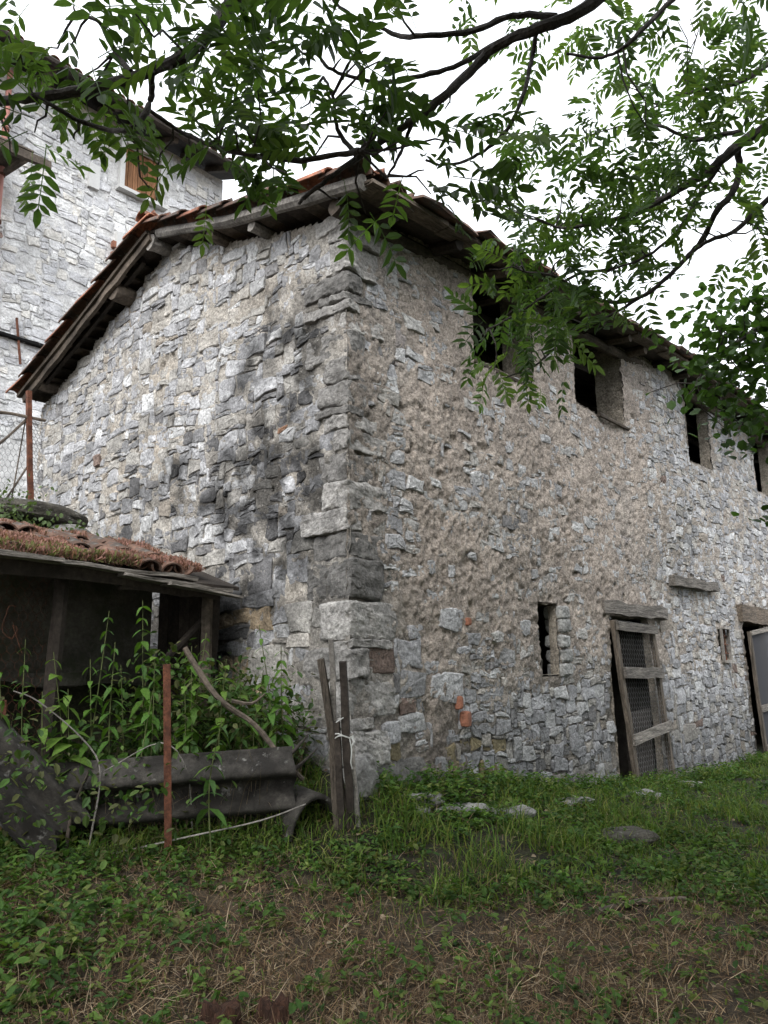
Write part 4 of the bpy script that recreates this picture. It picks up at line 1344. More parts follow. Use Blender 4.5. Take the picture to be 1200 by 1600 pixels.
# ================================================================ the hen shed
shed = thing('hen_shed', (-1.3, 1.8, 0.0), 'low dark lean-to hen shed with mossy tiles and grey boards against the gable', 'shed')
SF, SB = 1.15, 2.35                                  # front and back edge
def sroof(x, y):
    return 1.45 + 0.045 * (-1.0 - x) * 0.6 + (y - SF) * 0.34
V, F = [], []
for x in (-3.6, -0.12):
    for y in (SF, SB):
        for dz in (-0.03, -0.06):
            V.append((x, y, sroof(x, y) + dz))
F = [(0, 4, 6, 2), (1, 3, 7, 5), (0, 1, 5, 4), (2, 6, 7, 3), (0, 2, 3, 1), (4, 5, 7, 6)]
sdeck = obj('shed_roof', mesh_data('shed_roof', V, F), 'wood_dark', shed)
for c in range(14):
    x = -0.72 - 0.205 * c
    for k in range(3):
        y = SF + 0.04 + 0.36 * k + random.uniform(-0.05, 0.05)
        for pan in (0, 1):
            if random.random() < 0.1:
                continue
            mtx = Matrix.Translation((x + pan * 0.103 + random.uniform(-0.02, 0.02), y, sroof(x, y) + (0.012 if not pan else 0.06) + random.uniform(0, 0.02)))
            mtx = mtx @ Matrix.Rotation(random.uniform(-0.14, 0.14), 4, 'Z') @ Matrix.Rotation(math.atan(0.34) + random.uniform(-0.08, 0.05), 4, 'X')
            if pan:
                mtx = mtx @ Matrix.Rotation(PI, 4, 'Y')
            place(TILE_D, 'shed_tile', sdeck, mtx)
# front edge boards, one above another
for (x0, x1, dz0, dz1, y, w, h, m_) in ((-3.5, -1.72, 0.02, 0.0, SF - 0.06, 0.22, 0.03, 'wood_grey'), (-3.5, -1.1, -0.07, -0.05, SF - 0.02, 0.04, 0.12, 'wood_dark'),
                                        (-1.75, -0.62, -0.01, -0.015, SF - 0.03, 0.20, 0.03, 'wood_grey'), (-1.25, -0.30, -0.05, -0.09, SF - 0.07, 0.16, 0.028, 'wood_grey'), (-1.2, -0.35, -0.09, -0.10, SF, 0.05, 0.10, 'wood_dark')):
    b = MB()
    b.bar((x0, y, sroof(x0, SF) + dz0), (x1, y, sroof(x1, SF) + dz1), w, h, jit=0.007, seg=5)
    obj('edge_board', b.data('edge_board'), 'grain_x' if m_ == 'wood_grey' else m_, shed)
b = MB()
b.bar((-0.9, SF - 0.12, sroof(-0.9, SF) - 0.08), (-0.22, SF - 0.14, sroof(-0.2, SF) - 0.13), 0.16, 0.025, jit=0.006, seg=4, taper=0.5)
obj('edge_board', b.data('edge_board'), 'grain_x', shed)
for (x, y, r_, lean) in ((-1.62, SF + 0.12, 0.055, 0.03), (-0.42, SF + 0.05, 0.05, 0.02), (-2.9, SF + 0.1, 0.05, 0.0)):
    b = MB()
    b.tube(smooth_line([(x - lean, y, float(gz(x, y)) - 0.15), (x + 0.01, y, 0.6), (x + lean, y, sroof(x, y) - 0.07)], 3), r_, r_ * 0.85, 7, 0.12)
    obj('post', b.data('post'), 'wood_dark' if x < -0.5 else 'wood', shed)
b = MB()
b.bar((-0.36, SF + 0.12, -0.1), (-0.30, SF + 0.12, 1.36), 0.05, 0.14, up=(1, 0, 0), jit=0.008, seg=4)
obj('post', b.data('post'), 'wood_dark', shed)
b = MB()
b.tube([(-0.80, SF + 0.1, 0.75), (-0.42, SF + 0.08, 1.12)], 0.03, 0.025, 6, 0.1)
obj('brace', b.data('brace'), 'wood_dark', shed)
slab('shed_back_wall', (-3.6, SF + 0.95, -0.3), (-0.35, SF + 1.05, sroof(-1, SF + 0.95) - 0.08), 'plaster', shed)
slab('shed_end_wall', (-3.6, SF + 0.1, -0.3), (-3.55, SF + 0.95, 1.4), 'wood_dark', shed)
for k in range(5):
    b = MB()
    b.bar((-0.30, SF + 0.18 + 0.16 * k, 0.1), (-0.30, SF + 0.18 + 0.16 * k, sroof(-0.3, SF + 0.18 + 0.16 * k) - 0.08), 0.025, 0.14, up=(0, 1, 0), jit=0.005)
    obj('side_board', b.data('side_board'), 'wood_dark', shed)
slab('nest_ledge', (-1.45, SF + 0.72, 0.62), (-1.05, SF + 0.95, 0.72), 'plaster', shed)
hex_wire(((-3.0, SF + 0.14, -0.1), (-1.66, SF + 0.14, -0.1), (-1.66, SF + 0.14, 1.38), (-3.0, SF + 0.14, 1.38)), 0.06, 0.0014, 'wire_netting', shed, 'rust')
b = MB()
b.tube([(-1.95 + 0.045 * math.cos(t) + 0.01 * math.sin(3 * t), SF + 0.05, 1.12 + 0.075 * math.sin(t) - 0.02 * t) for t in np.linspace(0.9, 7.4, 16)] + [(-1.86, SF + 0.05, 0.86)], 0.0025, None, 5)
obj('wire_loop', b.data('wire_loop'), 'rust', shed)

# ================================================================ scatter templates
def inst(T, pos, yaw, pitch, roll, scale):
    """places a template's vertices many times; returns (n*k,3)"""
    T = np.asarray(T, float)
    n = len(pos)
    cy_, sy_ = np.cos(yaw), np.sin(yaw)
    cp, sp = np.cos(pitch), np.sin(pitch)
    cr, sr = np.cos(roll), np.sin(roll)
    R = np.zeros((n, 3, 3))
    R[:, 0, 0] = cy_ * cp
    R[:, 0, 1] = cy_ * sp * sr - sy_ * cr
    R[:, 0, 2] = cy_ * sp * cr + sy_ * sr
    R[:, 1, 0] = sy_ * cp
    R[:, 1, 1] = sy_ * sp * sr + cy_ * cr
    R[:, 1, 2] = sy_ * sp * cr - cy_ * sr
    R[:, 2, 0] = -sp
    R[:, 2, 1] = cp * sr
    R[:, 2, 2] = cp * cr
    return (np.einsum('nij,kj->nki', R, T) * np.asarray(scale).reshape(-1, 1, 1) + np.asarray(pos)[:, None, :]).reshape(-1, 3)
def rep(F, n, k):
    return (np.asarray(F)[None] + (np.arange(n) * k)[:, None, None]).reshape(-1, np.asarray(F).shape[1])
def leaflet(L, w, fold=0.25, curl=0.12):
    """pointed oval leaf lying along x, folded on its midrib"""
    V = [(0, 0, 0), (0.28 * L, w * 0.42, fold * w * 0.4), (0.68 * L, w * 0.40, fold * w * 0.4 - curl * L * 0.4), (L, 0, -curl * L), (0.68 * L, -w * 0.40, fold * w * 0.4 - curl * L * 0.4), (0.28 * L, -w * 0.42, fold * w * 0.4)]
    return np.array(V), [(0, 3, 2, 1), (0, 5, 4, 3)]
def compound(L, pairs, rr):
    """a pinnate ash leaf along x with a terminal leaflet"""
    Vs, Fs, n = [], [], 0
    droop = rr.uniform(0.1, 0.35)
    def rach(t):
        return np.array([L * t, 0, -droop * L * t * t])
    for k in range(pairs):
        t = 0.28 + 0.60 * k / (pairs - 1)
        for s in (-1, 1):
            ll = L * rr.uniform(0.25, 0.35) * (0.85 + 0.3 * math.sin(PI * (k + 0.5) / pairs))
            v, f = leaflet(ll, ll * rr.uniform(0.34, 0.44), 0.3, rr.uniform(0.0, 0.45))
            a = s * rr.uniform(0.85, 1.15)
            ca, sa = math.cos(a), math.sin(a)
            p = rach(t)
            tw = rr.uniform(-0.4, 0.4)
            v = np.stack([v[:, 0], v[:, 1] * math.cos(tw) - v[:, 2] * math.sin(tw), v[:, 1] * math.sin(tw) + v[:, 2] * math.cos(tw)], 1)
            v = np.stack([v[:, 0] * ca - v[:, 1] * sa, v[:, 0] * sa + v[:, 1] * ca, v[:, 2]], 1) + p
            Vs.append(v)
            Fs += [tuple(i + n for i in q) for q in f]
            n += 6
    v, f = leaflet(L * 0.34, L * 0.15)
    Vs.append(v + rach(0.93))
    Fs += [tuple(i + n for i in q) for q in f]
    n += 6
    w = 0.0045 * L / 0.28 * 0.5
    for k in range(3):
        p, q = rach(k / 3), rach((k + 1) / 3)
        Vs.append(np.array([p + (0, w, 0), p - (0, w, 0), q - (0, w, 0), q + (0, w, 0)]))
        Fs.append((n, n + 1, n + 2, n + 3))
        n += 4
    return np.concatenate(Vs), np.array(Fs)
rr = random.Random(5)
ASH = [compound(0.27, p, rr) for p in (4, 5, 5, 4, 5, 6)]

# ================================================================ the ash tree
TRUNK = Vector((-1.2, -5.2, 0))
tz = float(gz(TRUNK.x, TRUNK.y))
ash = thing('ash_tree', (TRUNK.x, TRUNK.y, tz), 'overhanging ash tree whose dark branches and feathered leaves cross the top', 'tree')
b = MB()
b.tube(smooth_line([(TRUNK.x, TRUNK.y, tz - 0.2), (TRUNK.x + 0.05, TRUNK.y + 0.05, 1.0), (TRUNK.x - 0.05, TRUNK.y + 0.1, 2.6), (TRUNK.x + 0.1, TRUNK.y + 0.2, 4.2), (TRUNK.x + 0.1, TRUNK.y + 0.3, 6.5)], 4), 0.17, 0.08, 12, 0.06)
obj('trunk', b.data('trunk', True), 'bark', ash)
def knobbly(pts, r0, r1, k=5):
    ps = smooth_line(pts, k, 0.0025)
    b = MB()
    b.tube(ps, r0, r1, 8, 0.16)
    # bud scars
    return b, ps
twigs = []
for name, (pts, r0, r1) in BRANCHES.items():
    if name == 'F':
        continue
    b, ps = knobbly(pts, r0, r1)
    obj('branch', b.data('branch'), 'bark', ash)
    twigs.append((name, ps))
# limbs that carry those branches back to the trunk, above and beside the viewer
fork = Vector((TRUNK.x - 0.02, TRUNK.y + 0.12, 2.9))
for name, mid in (('A', (-2.4, -3.9, 3.6)), ('B', (-1.7, -4.1, 3.6)), ('C', (-1.0, -4.3, 3.5)), ('D', (-0.9, -4.3, 3.0)), ('D6', (-0.7, -4.4, 3.3))):
    p0 = Vector(BRANCHES[name][0][0])
    r0 = BRANCHES[name][1]
    b = MB()
    b.tube(smooth_line([fork, mid, p0.lerp(Vector(mid), 0.3), p0], 5), max(0.06, r0 * 1.6), r0, 9, 0.1)
    obj('limb', b.data('limb', True), 'bark', ash)
GREENS = np.array([(0.056, 0.098, 0.026), (0.045, 0.082, 0.023), (0.078, 0.122, 0.032), (0.036, 0.066, 0.022)])
RIGHT = np.array([0.6646, -0.7470, -0.0147])
UP = np.array([-0.1341, -0.1387, 0.9812])
AWAY = np.array([0.7351, 0.6501, 0.1924])
TIPS = np.concatenate([np.array([tuple(p) for p in ps]) for _, ps in twigs])
def leaf_spots(table, thick, dens_):
    P, Y = [], []
    for (c, rx, ry, n) in table:
        for _ in range(int(n * dens_ + 0.5)):
            q = rng.normal(0, 0.55, 3).clip(-1, 1)
            p = np.array(c) + RIGHT * q[0] * rx + UP * q[1] * ry + AWAY * q[2] * thick
            d = p - TIPS[np.argmin(((TIPS - p) ** 2).sum(1))]
            P.append(p)
            Y.append(math.atan2(d[1], d[0]) + rng.normal(0, 0.7))
    return np.array(P), np.array(Y)
ASH_ME = []
for k, (v, f) in enumerate(ASH):
    c = np.tile(GREENS[k % 4], (len(v), 1)) * (0.92 + 0.16 * rng.random((len(v), 1)))
    me = mesh_data('leaf', v, f, c)
    me.materials.append(M['leaf'])
    ASH_ME.append(me)
def euler_mtx(p, yaw, pitch, roll, s):
    return Matrix.Translation(p) @ Matrix.Rotation(yaw, 4, 'Z') @ Matrix.Rotation(pitch, 4, 'Y') @ Matrix.Rotation(roll, 4, 'X') @ Matrix.Scale(s, 4)
Pn, Yn = leaf_spots(LEAF_NEAR, 0.22, 0.75)
Pf, Yf = leaf_spots(LEAF_FAR, 0.45, 1.05)
# the rest of the crown, over and behind the viewer and out to the right
CROWN = [((-4.8, -5.2, 4.6), 2.4, 2.4, 1.1, 1000), ((-3.2, -6.0, 4.4), 2.2, 2.2, 1.4, 800), ((-1.2, -5.6, 4.9), 2.2, 1.7, 1.6, 800), ((1.1, -5.0, 3.6), 1.6, 1.3, 1.6, 650), ((-5.9, -2.6, 4.4), 1.2, 1.5, 0.9, 500), ((2.2, -4.6, 2.6), 1.2, 1.0, 1.0, 400),  # clumps thickened, and one added at left, to shade the foreground
         ((-5.4, -3.4, 4.9), 1.6, 1.6, 0.9, 380), ((2.6, -5.2, 4.6), 1.6, 1.3, 1.6, 350), ((-6.5, -5.0, 4.0), 1.6, 1.8, 1.2, 300), ((-3.3, -3.9, 5.2), 1.2, 1.2, 0.5, 500)]
SHADE_CLUMPS = [((-8.2, -6.6, 2.6), 1.8, 1.8, 2.0, 420), ((-6.0, -8.6, 2.6), 1.8, 1.8, 2.0, 420), ((-3.0, -9.0, 2.6), 1.8, 1.8, 2.0, 420), ((0.0, -8.4, 2.6), 1.8, 1.8, 2.0, 420), ((3.0, -7.6, 2.6), 1.8, 1.6, 2.0, 420), ((6.0, -6.6, 2.6), 1.8, 1.5, 2.0, 420), ((-8.6, -3.6, 3.0), 1.2, 1.6, 1.6, 260)]   # unseen leaf masses added behind the viewer to darken the lower wall
Pc = []
for (c, rx, ry, rz, n) in CROWN:
    q = rng.normal(0, 0.45, (n, 3))
    Pc.append(np.array(c) + q * np.array([rx, ry, rz]))
Pc = np.concatenate(Pc)
def foliage(P, yaw, size, seed):
    g = np.random.default_rng(seed)
    Vs, Fs, Cs, n = [], [], [], 0
    k = g.integers(0, len(ASH), len(P))
    for t, (v, f) in enumerate(ASH):
        m_ = k == t
        if not m_.any():
            continue
        q = m_.sum()
        W_ = inst(v, P[m_], yaw[m_], g.normal(0.35, 0.45, q), g.normal(0, 0.5, q), size * g.uniform(0.75, 1.15, q))
        Vs.append(W_)
        Fs.append(rep(f, q, len(v)) + n)
        col = GREENS[g.integers(0, 4, q)] * g.uniform(0.75, 1.2, (q, 1))
        Cs.append(np.repeat(col, len(v), 0))
        n += len(W_)
    return np.concatenate(Vs), np.concatenate(Fs), np.concatenate(Cs)
v1 = foliage(Pf, Yf, 0.80, 31)
Pl = np.concatenate([np.array(c) + rng.normal(0, 0.5, (n, 3)) * np.array([rx, ry, rz]) for (c, rx, ry, rz, n) in SHADE_CLUMPS])
Pl = Pl[Pl[:, 2] > -0.4]
v3 = foliage(Pl, rng.uniform(0, 2 * PI, len(Pl)), 2.2, 33)
v2 = foliage(Pc, rng.uniform(0, 2 * PI, len(Pc)), 1.35, 32)
crown = obj('crown', mesh_data('crown', np.concatenate([v1[0], v2[0], v3[0]]), np.concatenate([v1[1], v2[1] + len(v1[0]), v3[1] + len(v1[0]) + len(v2[0])]), np.concatenate([v1[2], v2[2], v3[2]])), 'leaf', ash, 'stuff')  # crown joined with the added shading leaf masses behind the viewer
for p, y in zip(Pn, Yn):
    place(random.choice(ASH_ME), 'leaf', crown, euler_mtx(Vector(p), y, random.gauss(0.35, 0.45), random.gauss(0, 0.45), random.uniform(0.68, 1.0)))

# ================================================================ the hazel at the right
hz = thing('hazel_tree', (5.2, -3.4, float(gz(5.2, -3.4))), 'round leaved dark green tree hanging in at the right edge below the ash', 'tree')
bp_, r0, r1 = BRANCHES['F']
b = MB()
b.tube(smooth_line([(5.2, -3.4, float(gz(5.2, -3.4)) - 0.1), (5.1, -3.2, 1.5), (4.6, -2.9, 2.6), tuple(bp_[0])], 4), 0.09, 0.035, 9, 0.08)
obj('trunk', b.data('trunk', True), 'bark', hz)
b = MB()
b.tube(smooth_line(bp_, 4), r0, r1, 7, 0.12)
obj('branch', b.data('branch'), 'bark', hz)
HL = np.array([(0, 0, 0), (0.25, 0.40, 0.05), (0.7, 0.42, 0.03), (1, 0, -0.12), (0.7, -0.42, 0.03), (0.25, -0.40, 0.05)])
HF = np.array([(0, 3, 2, 1), (0, 5, 4, 3)])
P = []
HT = np.array([tuple(p) for p in smooth_line(bp_, 4)])
for (c, rx, ry, n) in LEAF_HAZEL:
    q = rng.normal(0, 0.75, (n * 7, 3)).clip(-1.7, 1.7)
    P.append(np.array(c) + q[:, :1] * rx * RIGHT + q[:, 1:2] * ry * UP + q[:, 2:] * 0.35 * AWAY)
P.append(np.array((4.6, -3.0, 3.6)) + rng.normal(0, 0.55, (900, 3)) * np.array([0.8, 0.8, 1.0]))
P = np.concatenate(P)
n = len(P)
V = inst(HL, P, rng.uniform(0, 2 * PI, n), rng.normal(0.5, 0.4, n), rng.normal(0, 0.4, n), rng.uniform(0.06, 0.105, n))
c = np.repeat(np.array((0.045, 0.090, 0.022)) * rng.uniform(0.5, 1.6, (n, 1)), 6, 0)
obj('crown', mesh_data('crown', V, rep(HF, n, 6), c), 'leaf', hz, 'stuff')
for k in range(26):
    tw = MB()
    p = P[rng.integers(0, n - 900)]
    q = HT[np.argmin(((HT - p) ** 2).sum(1))]
    if np.linalg.norm(p - q) > 0.55:
        continue
    tw.tube([tuple(q), tuple((q + p) / 2 + rng.normal(0, 0.04, 3)), tuple(p)], 0.008, 0.003, 5)
    obj('twig', tw.data('twig'), 'bark', hz)
# twigs that carry the leaves
tb = MB()
for table, thick in ((LEAF_NEAR, 0.2), (LEAF_FAR, 0.4)):
    for (c, rx, ry, n) in table:
        for k in range(2):
            q = rng.normal(0, 0.55, 3)
            p = np.array(c) + RIGHT * q[0] * rx + UP * q[1] * ry + AWAY * q[2] * thick
            s = TIPS[np.argmin(((TIPS - p) ** 2).sum(1))]
            L = np.linalg.norm(p - s)
            if L < 0.05 or L > 0.42:
                continue
            tb.tube([tuple(s), tuple(s + (p - s) * 0.35 + rng.normal(0, 0.06 * L, 3)), tuple(s + (p - s) * 0.7 + rng.normal(0, 0.06 * L, 3)), tuple(p)], 0.0055, 0.0025, 5)
obj('twigs', tb.data('twigs'), 'bark', ash, 'stuff')

# ================================================================ fence on the terrace behind the shed
fence = thing('wire_fence', (-0.5, 4.4, 2.5), 'rusty post and sagging wire netting on the bank beside the gable eave', 'fence')
b = MB()
b.bar((-0.48, 4.4, 2.35), (-0.61, 4.4, 3.82), 0.05, 0.05, up=(0, 1, 0), jit=0.003, seg=5)
obj('post', b.data('post'), 'rust', fence)
for pts, r_ in (([(-2.2, 4.4, 3.2), (-1.4, 4.38, 3.36), (-0.9, 4.4, 3.50), (-0.4, 4.4, 3.52)], 0.022), ([(-1.6, 4.42, 2.6), (-0.95, 4.42, 3.08), (-0.58, 4.42, 3.52)], 0.018), ([(-0.70, 4.44, 2.4), (-0.60, 4.44, 3.55)], 0.010), ([(-0.80, 4.44, 2.45), (-0.5, 4.44, 3.05)], 0.012)):
    b = MB()
    b.tube(smooth_line(pts, 4), r_, r_ * 0.8, 6, 0.15)
    obj('brace_pole', b.data('brace_pole'), 'wood', fence)
hex_wire(((-2.6, 4.46, 2.3), (-0.52, 4.46, 2.3), (-0.60, 4.46, 3.52), (-2.6, 4.46, 3.3)), 0.06, 0.0026, 'wire_netting', fence)
hex_wire(((-0.46, 4.43, 2.4), (-0.30, 4.48, 2.4), (-0.38, 4.48, 3.5), (-0.56, 4.43, 3.5)), 0.045, 0.0030, 'wire_netting', fence)

# mossy rocks and ivy on the bank behind the shed roof
rocky('boulder', (-1.05, 3.25, 2.17), (1.15, 0.7, 0.26), 301, 'moss_rock', None, 0.05, rough=0.22, n=8, boxy=2.8)
tag(bpy.data.objects['boulder'], 'long dark mossy rock overhanging the bank above the shed tiles', 'rock')
o = rocky('boulder', (-0.72, 3.05, 1.98), (0.42, 0.4, 0.24), 302, 'rock', None, 0.2, rough=0.18, n=6)
tag(o, 'small rounded grey rock under the dark mossy one beside the gable', 'rock')
for k, (x, y, z, sx, sz) in enumerate(((-1.5, 3.1, 1.95, 0.5, 0.25), (-2.1, 3.15, 2.05, 0.6, 0.4), (-2.9, 3.2, 2.1, 0.7, 0.45))):
    o = rocky('boulder', (x, y, z), (sx, 0.5, sz), 310 + k, 'moss_rock', None, 0.1 * k, rough=0.2, n=6)
    tag(o, ('grey mossy rock half under ivy, behind the shed roof', 'larger mossy rock in the ivy at the left edge behind the shed', 'mossy rock beyond the left edge behind the shed')[k], 'rock')
n = 2600
P = np.stack([rng.uniform(-2.4, -0.62, n), rng.normal(3.0, 0.22, n), np.zeros(n)], 1)
P[:, 2] = np.minimum(1.85 + 0.25 * (P[:, 1] - 2.8) + rng.normal(0.12, 0.14, n) + 0.16 * np.clip(-0.85 - P[:, 0], 0, 1), 2.42)
keep = (P[:, 0] < -0.95) | (P[:, 2] < 2.08)
P = P[keep]
n = len(P)
V = inst(HL, P, rng.uniform(0, 2 * PI, n), rng.normal(0.7, 0.5, n), rng.normal(0, 0.5, n), rng.uniform(0.02, 0.05, n))
c = np.repeat(np.array((0.09, 0.13, 0.055)) * rng.uniform(0.6, 1.5, (n, 1)), 6, 0)
ivy = obj('ivy', mesh_data('ivy', V, rep(HF, n, 6), c), 'weed', None, 'stuff')
tag(ivy, 'trailing small leaved ivy over the bank behind the shed tiles', 'ivy')

# ================================================================ sedum on the shed tiles
bl = np.array([(0, -0.5, 0), (0, 0.5, 0), (0.5, 0.35, 0.06), (0.5, -0.35, 0.06), (1, 0, 0)])
n = 90000
X_ = rng.uniform(-3.4, -0.42, n)
Y_ = SF + rng.uniform(-0.02, 1.0, n) ** 1.3
Pn_ = np.stack([X_, Y_, np.zeros(n)], 1)
dens = 1.5 * fbm(Pn_, 3.6, 3, 91) + 0.30 * sstep(-0.75, -1.1, X_) - 0.05
k_ = dens > rng.uniform(-0.1, 0.45, n)
X_, Y_ = X_[k_], Y_[k_]
n = len(X_)
Pn_ = np.stack([X_, Y_, sroof(X_, Y_) + 0.035 + 0.05 * np.clip(dens[k_], 0, 1) * rng.random(n)], 1)
k2 = (Y_ > SF + 0.10) | (X_ < -1.05)
X_, Y_, Pn_ = X_[k2], Y_[k2], Pn_[k2]
n = len(X_)
T = np.array([(0, -0.07, 0), (0, 0.07, 0), (1, 0.09, 0), (1, -0.09, 0)])
V = inst(T, Pn_, rng.uniform(0, 2 * PI, n), rng.normal(-1.35, 0.6, n), rng.uniform(0, 6, n), rng.uniform(0.02, 0.065, n))
w_ = rng.random((n, 1))
c = np.array((0.29, 0.145, 0.125)) * w_ + np.array((0.21, 0.125, 0.09)) * (1 - w_)
c = c * rng.uniform(0.6, 1.3, (n, 1))
gr = (Y_ < SF + 0.12) & (X_ < -0.9) & (rng.random(n) < 0.4)
c[gr] = np.array((0.15, 0.16, 0.06))
sed = obj('sedum', mesh_data('sedum', V, rep([(0, 1, 2, 3)], n, 4), np.repeat(c, 4, 0)), 'sedum', None, 'stuff')
tag(sed, 'reddish sedum cushions growing over the shed tiles', 'sedum')

# ================================================================ corrugated sheets
def corrugated(name, origin, along, across, L, Wd, wave, amp, label, m='corr', chip=0.0, seed=0, bow=0.0):
    al, ac = Vector(along).normalized(), Vector(across)
    ac = (ac - al * ac.dot(al)).normalized()
    nr = al.cross(ac)
    nu, nv = 26, int(Wd / wave * 14)
    rr = random.Random(seed)
    V, F = [], []
    for side in (0, 1):
        for i in range(nu + 1):
            for j in range(nv + 1):
                u, v = i / nu * L, j / nv * Wd
                e0 = chip * (math.sin(v * 23 + seed) * 0.5 + math.sin(v * 51) * 0.3 + 0.5) if i == nu else 0
                d = amp * math.cos(v / wave * 2 * PI) - side * 0.008 + bow * math.sin(PI * u / L)
                V.append(Vector(origin) + al * (u - e0) + ac * v + nr * d)
    m_ = nv + 1
    n0 = (nu + 1) * m_
    for i in range(nu):
        for j in range(nv):
            a = i * m_ + j
            F.append((a, a + 1, a + m_ + 1, a + m_))
            a += n0
            F.append((a, a + m_, a + m_ + 1, a + 1))
    for i in range(nu):
        for j in (0, nv):
            a = i * m_ + j
            F.append((a, a + m_, a + m_ + n0, a + n0))
    for j in range(nv):
        for i in (0, nu):
            a = i * m_ + j
            F.append((a, a + n0, a + 1 + n0, a + 1))
    o = obj(name, mesh_data(name, V, F, None, True), m)
    return tag(o, label, 'roofing sheet', 'old roofing sheets in front of the shed')
corrugated('corrugated_sheet', (-1.76, 0.94, 0.14), (1.02, -0.93, 0.06), (0.10, 0.12, -0.52), 1.56, 0.58, 0.235, 0.068,
           'long dark corrugated sheet lying on edge in front of the shed', chip=0.02, seed=1, bow=0.0)
corrugated('corrugated_sheet', (-2.10, 1.02, 0.56), (0.52, -0.30, -0.62), (-0.26, -0.04, -0.22), 0.92, 0.44, 0.20, 0.055,
           'shorter broken corrugated sheet tilted across the left end of the long one', chip=0.07, seed=2)
# curved ridge piece at the end of the long sheet
V, F = [], []
ax = Vector((-0.25, -1.0, -0.06)).normalized()
sd_ = Vector((1.0, -0.25, 0)).normalized()
upv = sd_.cross(ax).normalized()
if upv.z < 0:
    upv = -upv
org = Vector((-0.36, 0.28, -0.34))
for k in range(13):
    a = PI * (0.02 + 0.96 * k / 12)
    for rr_ in (0.20, 0.178):
        for u in (0.0, 0.46):
            V.append(org + ax * u + sd_ * (-math.cos(a) * rr_) + upv * (math.sin(a) * rr_ * 1.45))
for k in range(12):
    q = k * 4
    F += [(q, q + 4, q + 5, q + 1), (q + 2, q + 3, q + 7, q + 6), (q + 1, q + 5, q + 7, q + 3), (q, q + 2, q + 6, q + 4)]
tag(obj('ridge_piece', mesh_data('ridge_piece', V, F, None, True), 'corr'), 'dark curved ridge piece with hollow end beside the tied stakes', 'roofing sheet', 'old roofing sheets in front of the shed')

# ================================================================ rusty posts, stakes, dead wood
for (x, y, z1, lean, label) in ((-1.27, 0.30, 0.77, -0.10, 'upright rusty angle iron post in front of the corrugated sheet'), (-1.90, 1.24, 0.56, -0.06, 'rusty iron post at the left edge beside the broken sheet')):
    z0 = float(gz(x, y)) - 0.1
    b = MB()
    b.bar((x, y, z0), (x + lean * 1.2, y - 0.08, z1), 0.006, 0.045, up=(0.75, -0.66, 0), jit=0.0015, seg=6)
    b.bar((x + 0.012, y + 0.024, z0), (x + 0.012 + lean * 1.2, y - 0.056, z1), 0.045, 0.006, up=(0.75, -0.66, 0), jit=0.0015, seg=6)
    tag(obj('iron_post', b.data('iron_post'), 'rust'), label, 'post', 'rusty iron posts')
stk = thing('stake_bundle', (-0.27, -0.22, -0.34), 'bundle of dark weathered wooden stakes tied with pale string at the barn corner', 'stakes')
for (a, c, w, h, m_) in (((-0.255, -0.25, -0.42), (-0.525, -0.26, 0.79), 0.055, 0.05, 'wood'), ((-0.235, -0.26, -0.42), (-0.43, -0.37, 0.77), 0.06, 0.055, 'wood_dark'), ((-0.29, -0.19, -0.42), (-0.47, -0.30, 0.92), 0.03, 0.04, 'wood_grey'),
                         ((-0.19, -0.28, -0.42), (-0.33, -0.345, 0.30), 0.05, 0.03, 'wood_grey'), ((-0.30, -0.24, -0.42), (-0.42, -0.30, 0.38), 0.045, 0.045, 'wood_dark'), ((-0.325, -0.22, -0.42), (-0.40, -0.24, 0.20), 0.04, 0.05, 'wood')):
    b = MB()
    b.bar(a, c, w, h, up=(0.6, -0.8, 0), jit=0.004, seg=6, taper=0.85)
    obj('stake', b.data('stake'), 'grain_z' if m_ == 'wood' else m_, stk)
cx_, cy_, cz_ = -0.355, -0.30, 0.28
b = MB()
for dz, ph in ((0, 0), (0.012, 1.0)):
    b.tube([(cx_ + 0.075 * math.cos(t) + 0.02 * math.sin(t), cy_ + 0.06 * math.sin(t), cz_ + dz + 0.015 * math.sin(2 * t + ph)) for t in np.linspace(0, 2 * PI, 15)], 0.0045, None, 5)
b.tube([(cx_ - 0.01, cy_ - 0.065, cz_), (cx_ + 0.0, cy_ - 0.075, cz_ - 0.08), (cx_ - 0.005, cy_ - 0.07, cz_ - 0.16), (cx_ + 0.01, cy_ - 0.07, cz_ - 0.2)], 0.004, None, 5)
b.tube([(cx_ + 0.005, cy_ - 0.07, cz_ + 0.01), (cx_ + 0.012, cy_ - 0.085, cz_ - 0.03), (cx_ + 0.0, cy_ - 0.07, cz_ - 0.06)], 0.012, 0.006, 6)
b.tube([(cx_ - 0.1, cy_ - 0.03, cz_ + 0.10), (cx_ - 0.02, cy_ - 0.05, cz_ + 0.14)], 0.004, None, 5)
obj('string', b.data('string'), 'string', stk)
def deadwood(name, pts, r0, r1, m_, label, cat='branch', forks=()):
    b = MB()
    b.tube(smooth_line(pts, 4), r0, r1, 7, 0.14)
    for f in forks:
        b.tube(smooth_line(f, 3), r1 * 0.9, r1 * 0.4, 5, 0.1)
    return tag(obj(name, b.data(name), m_), label, cat)
deadwood('fallen_branch', [(-1.06, 0.52, 0.88), (-0.90, 0.36, 0.55), (-0.70, 0.20, 0.36), (-0.58, 0.06, 0.14), (-0.46, -0.02, 0.0)], 0.020, 0.016, 'wood', 'grey bare branch leaning down from the shed over the sheet', forks=([(-0.82, 0.30, 0.52), (-0.70, 0.24, 0.5), (-0.6, 0.22, 0.56)],))
deadwood('charred_stick', [(-0.68, 0.20, 0.02), (-0.52, 0.05, 0.16), (-0.42, -0.03, 0.29)], 0.024, 0.005, 'bark', 'black charred stick poking up left of the tied stakes')
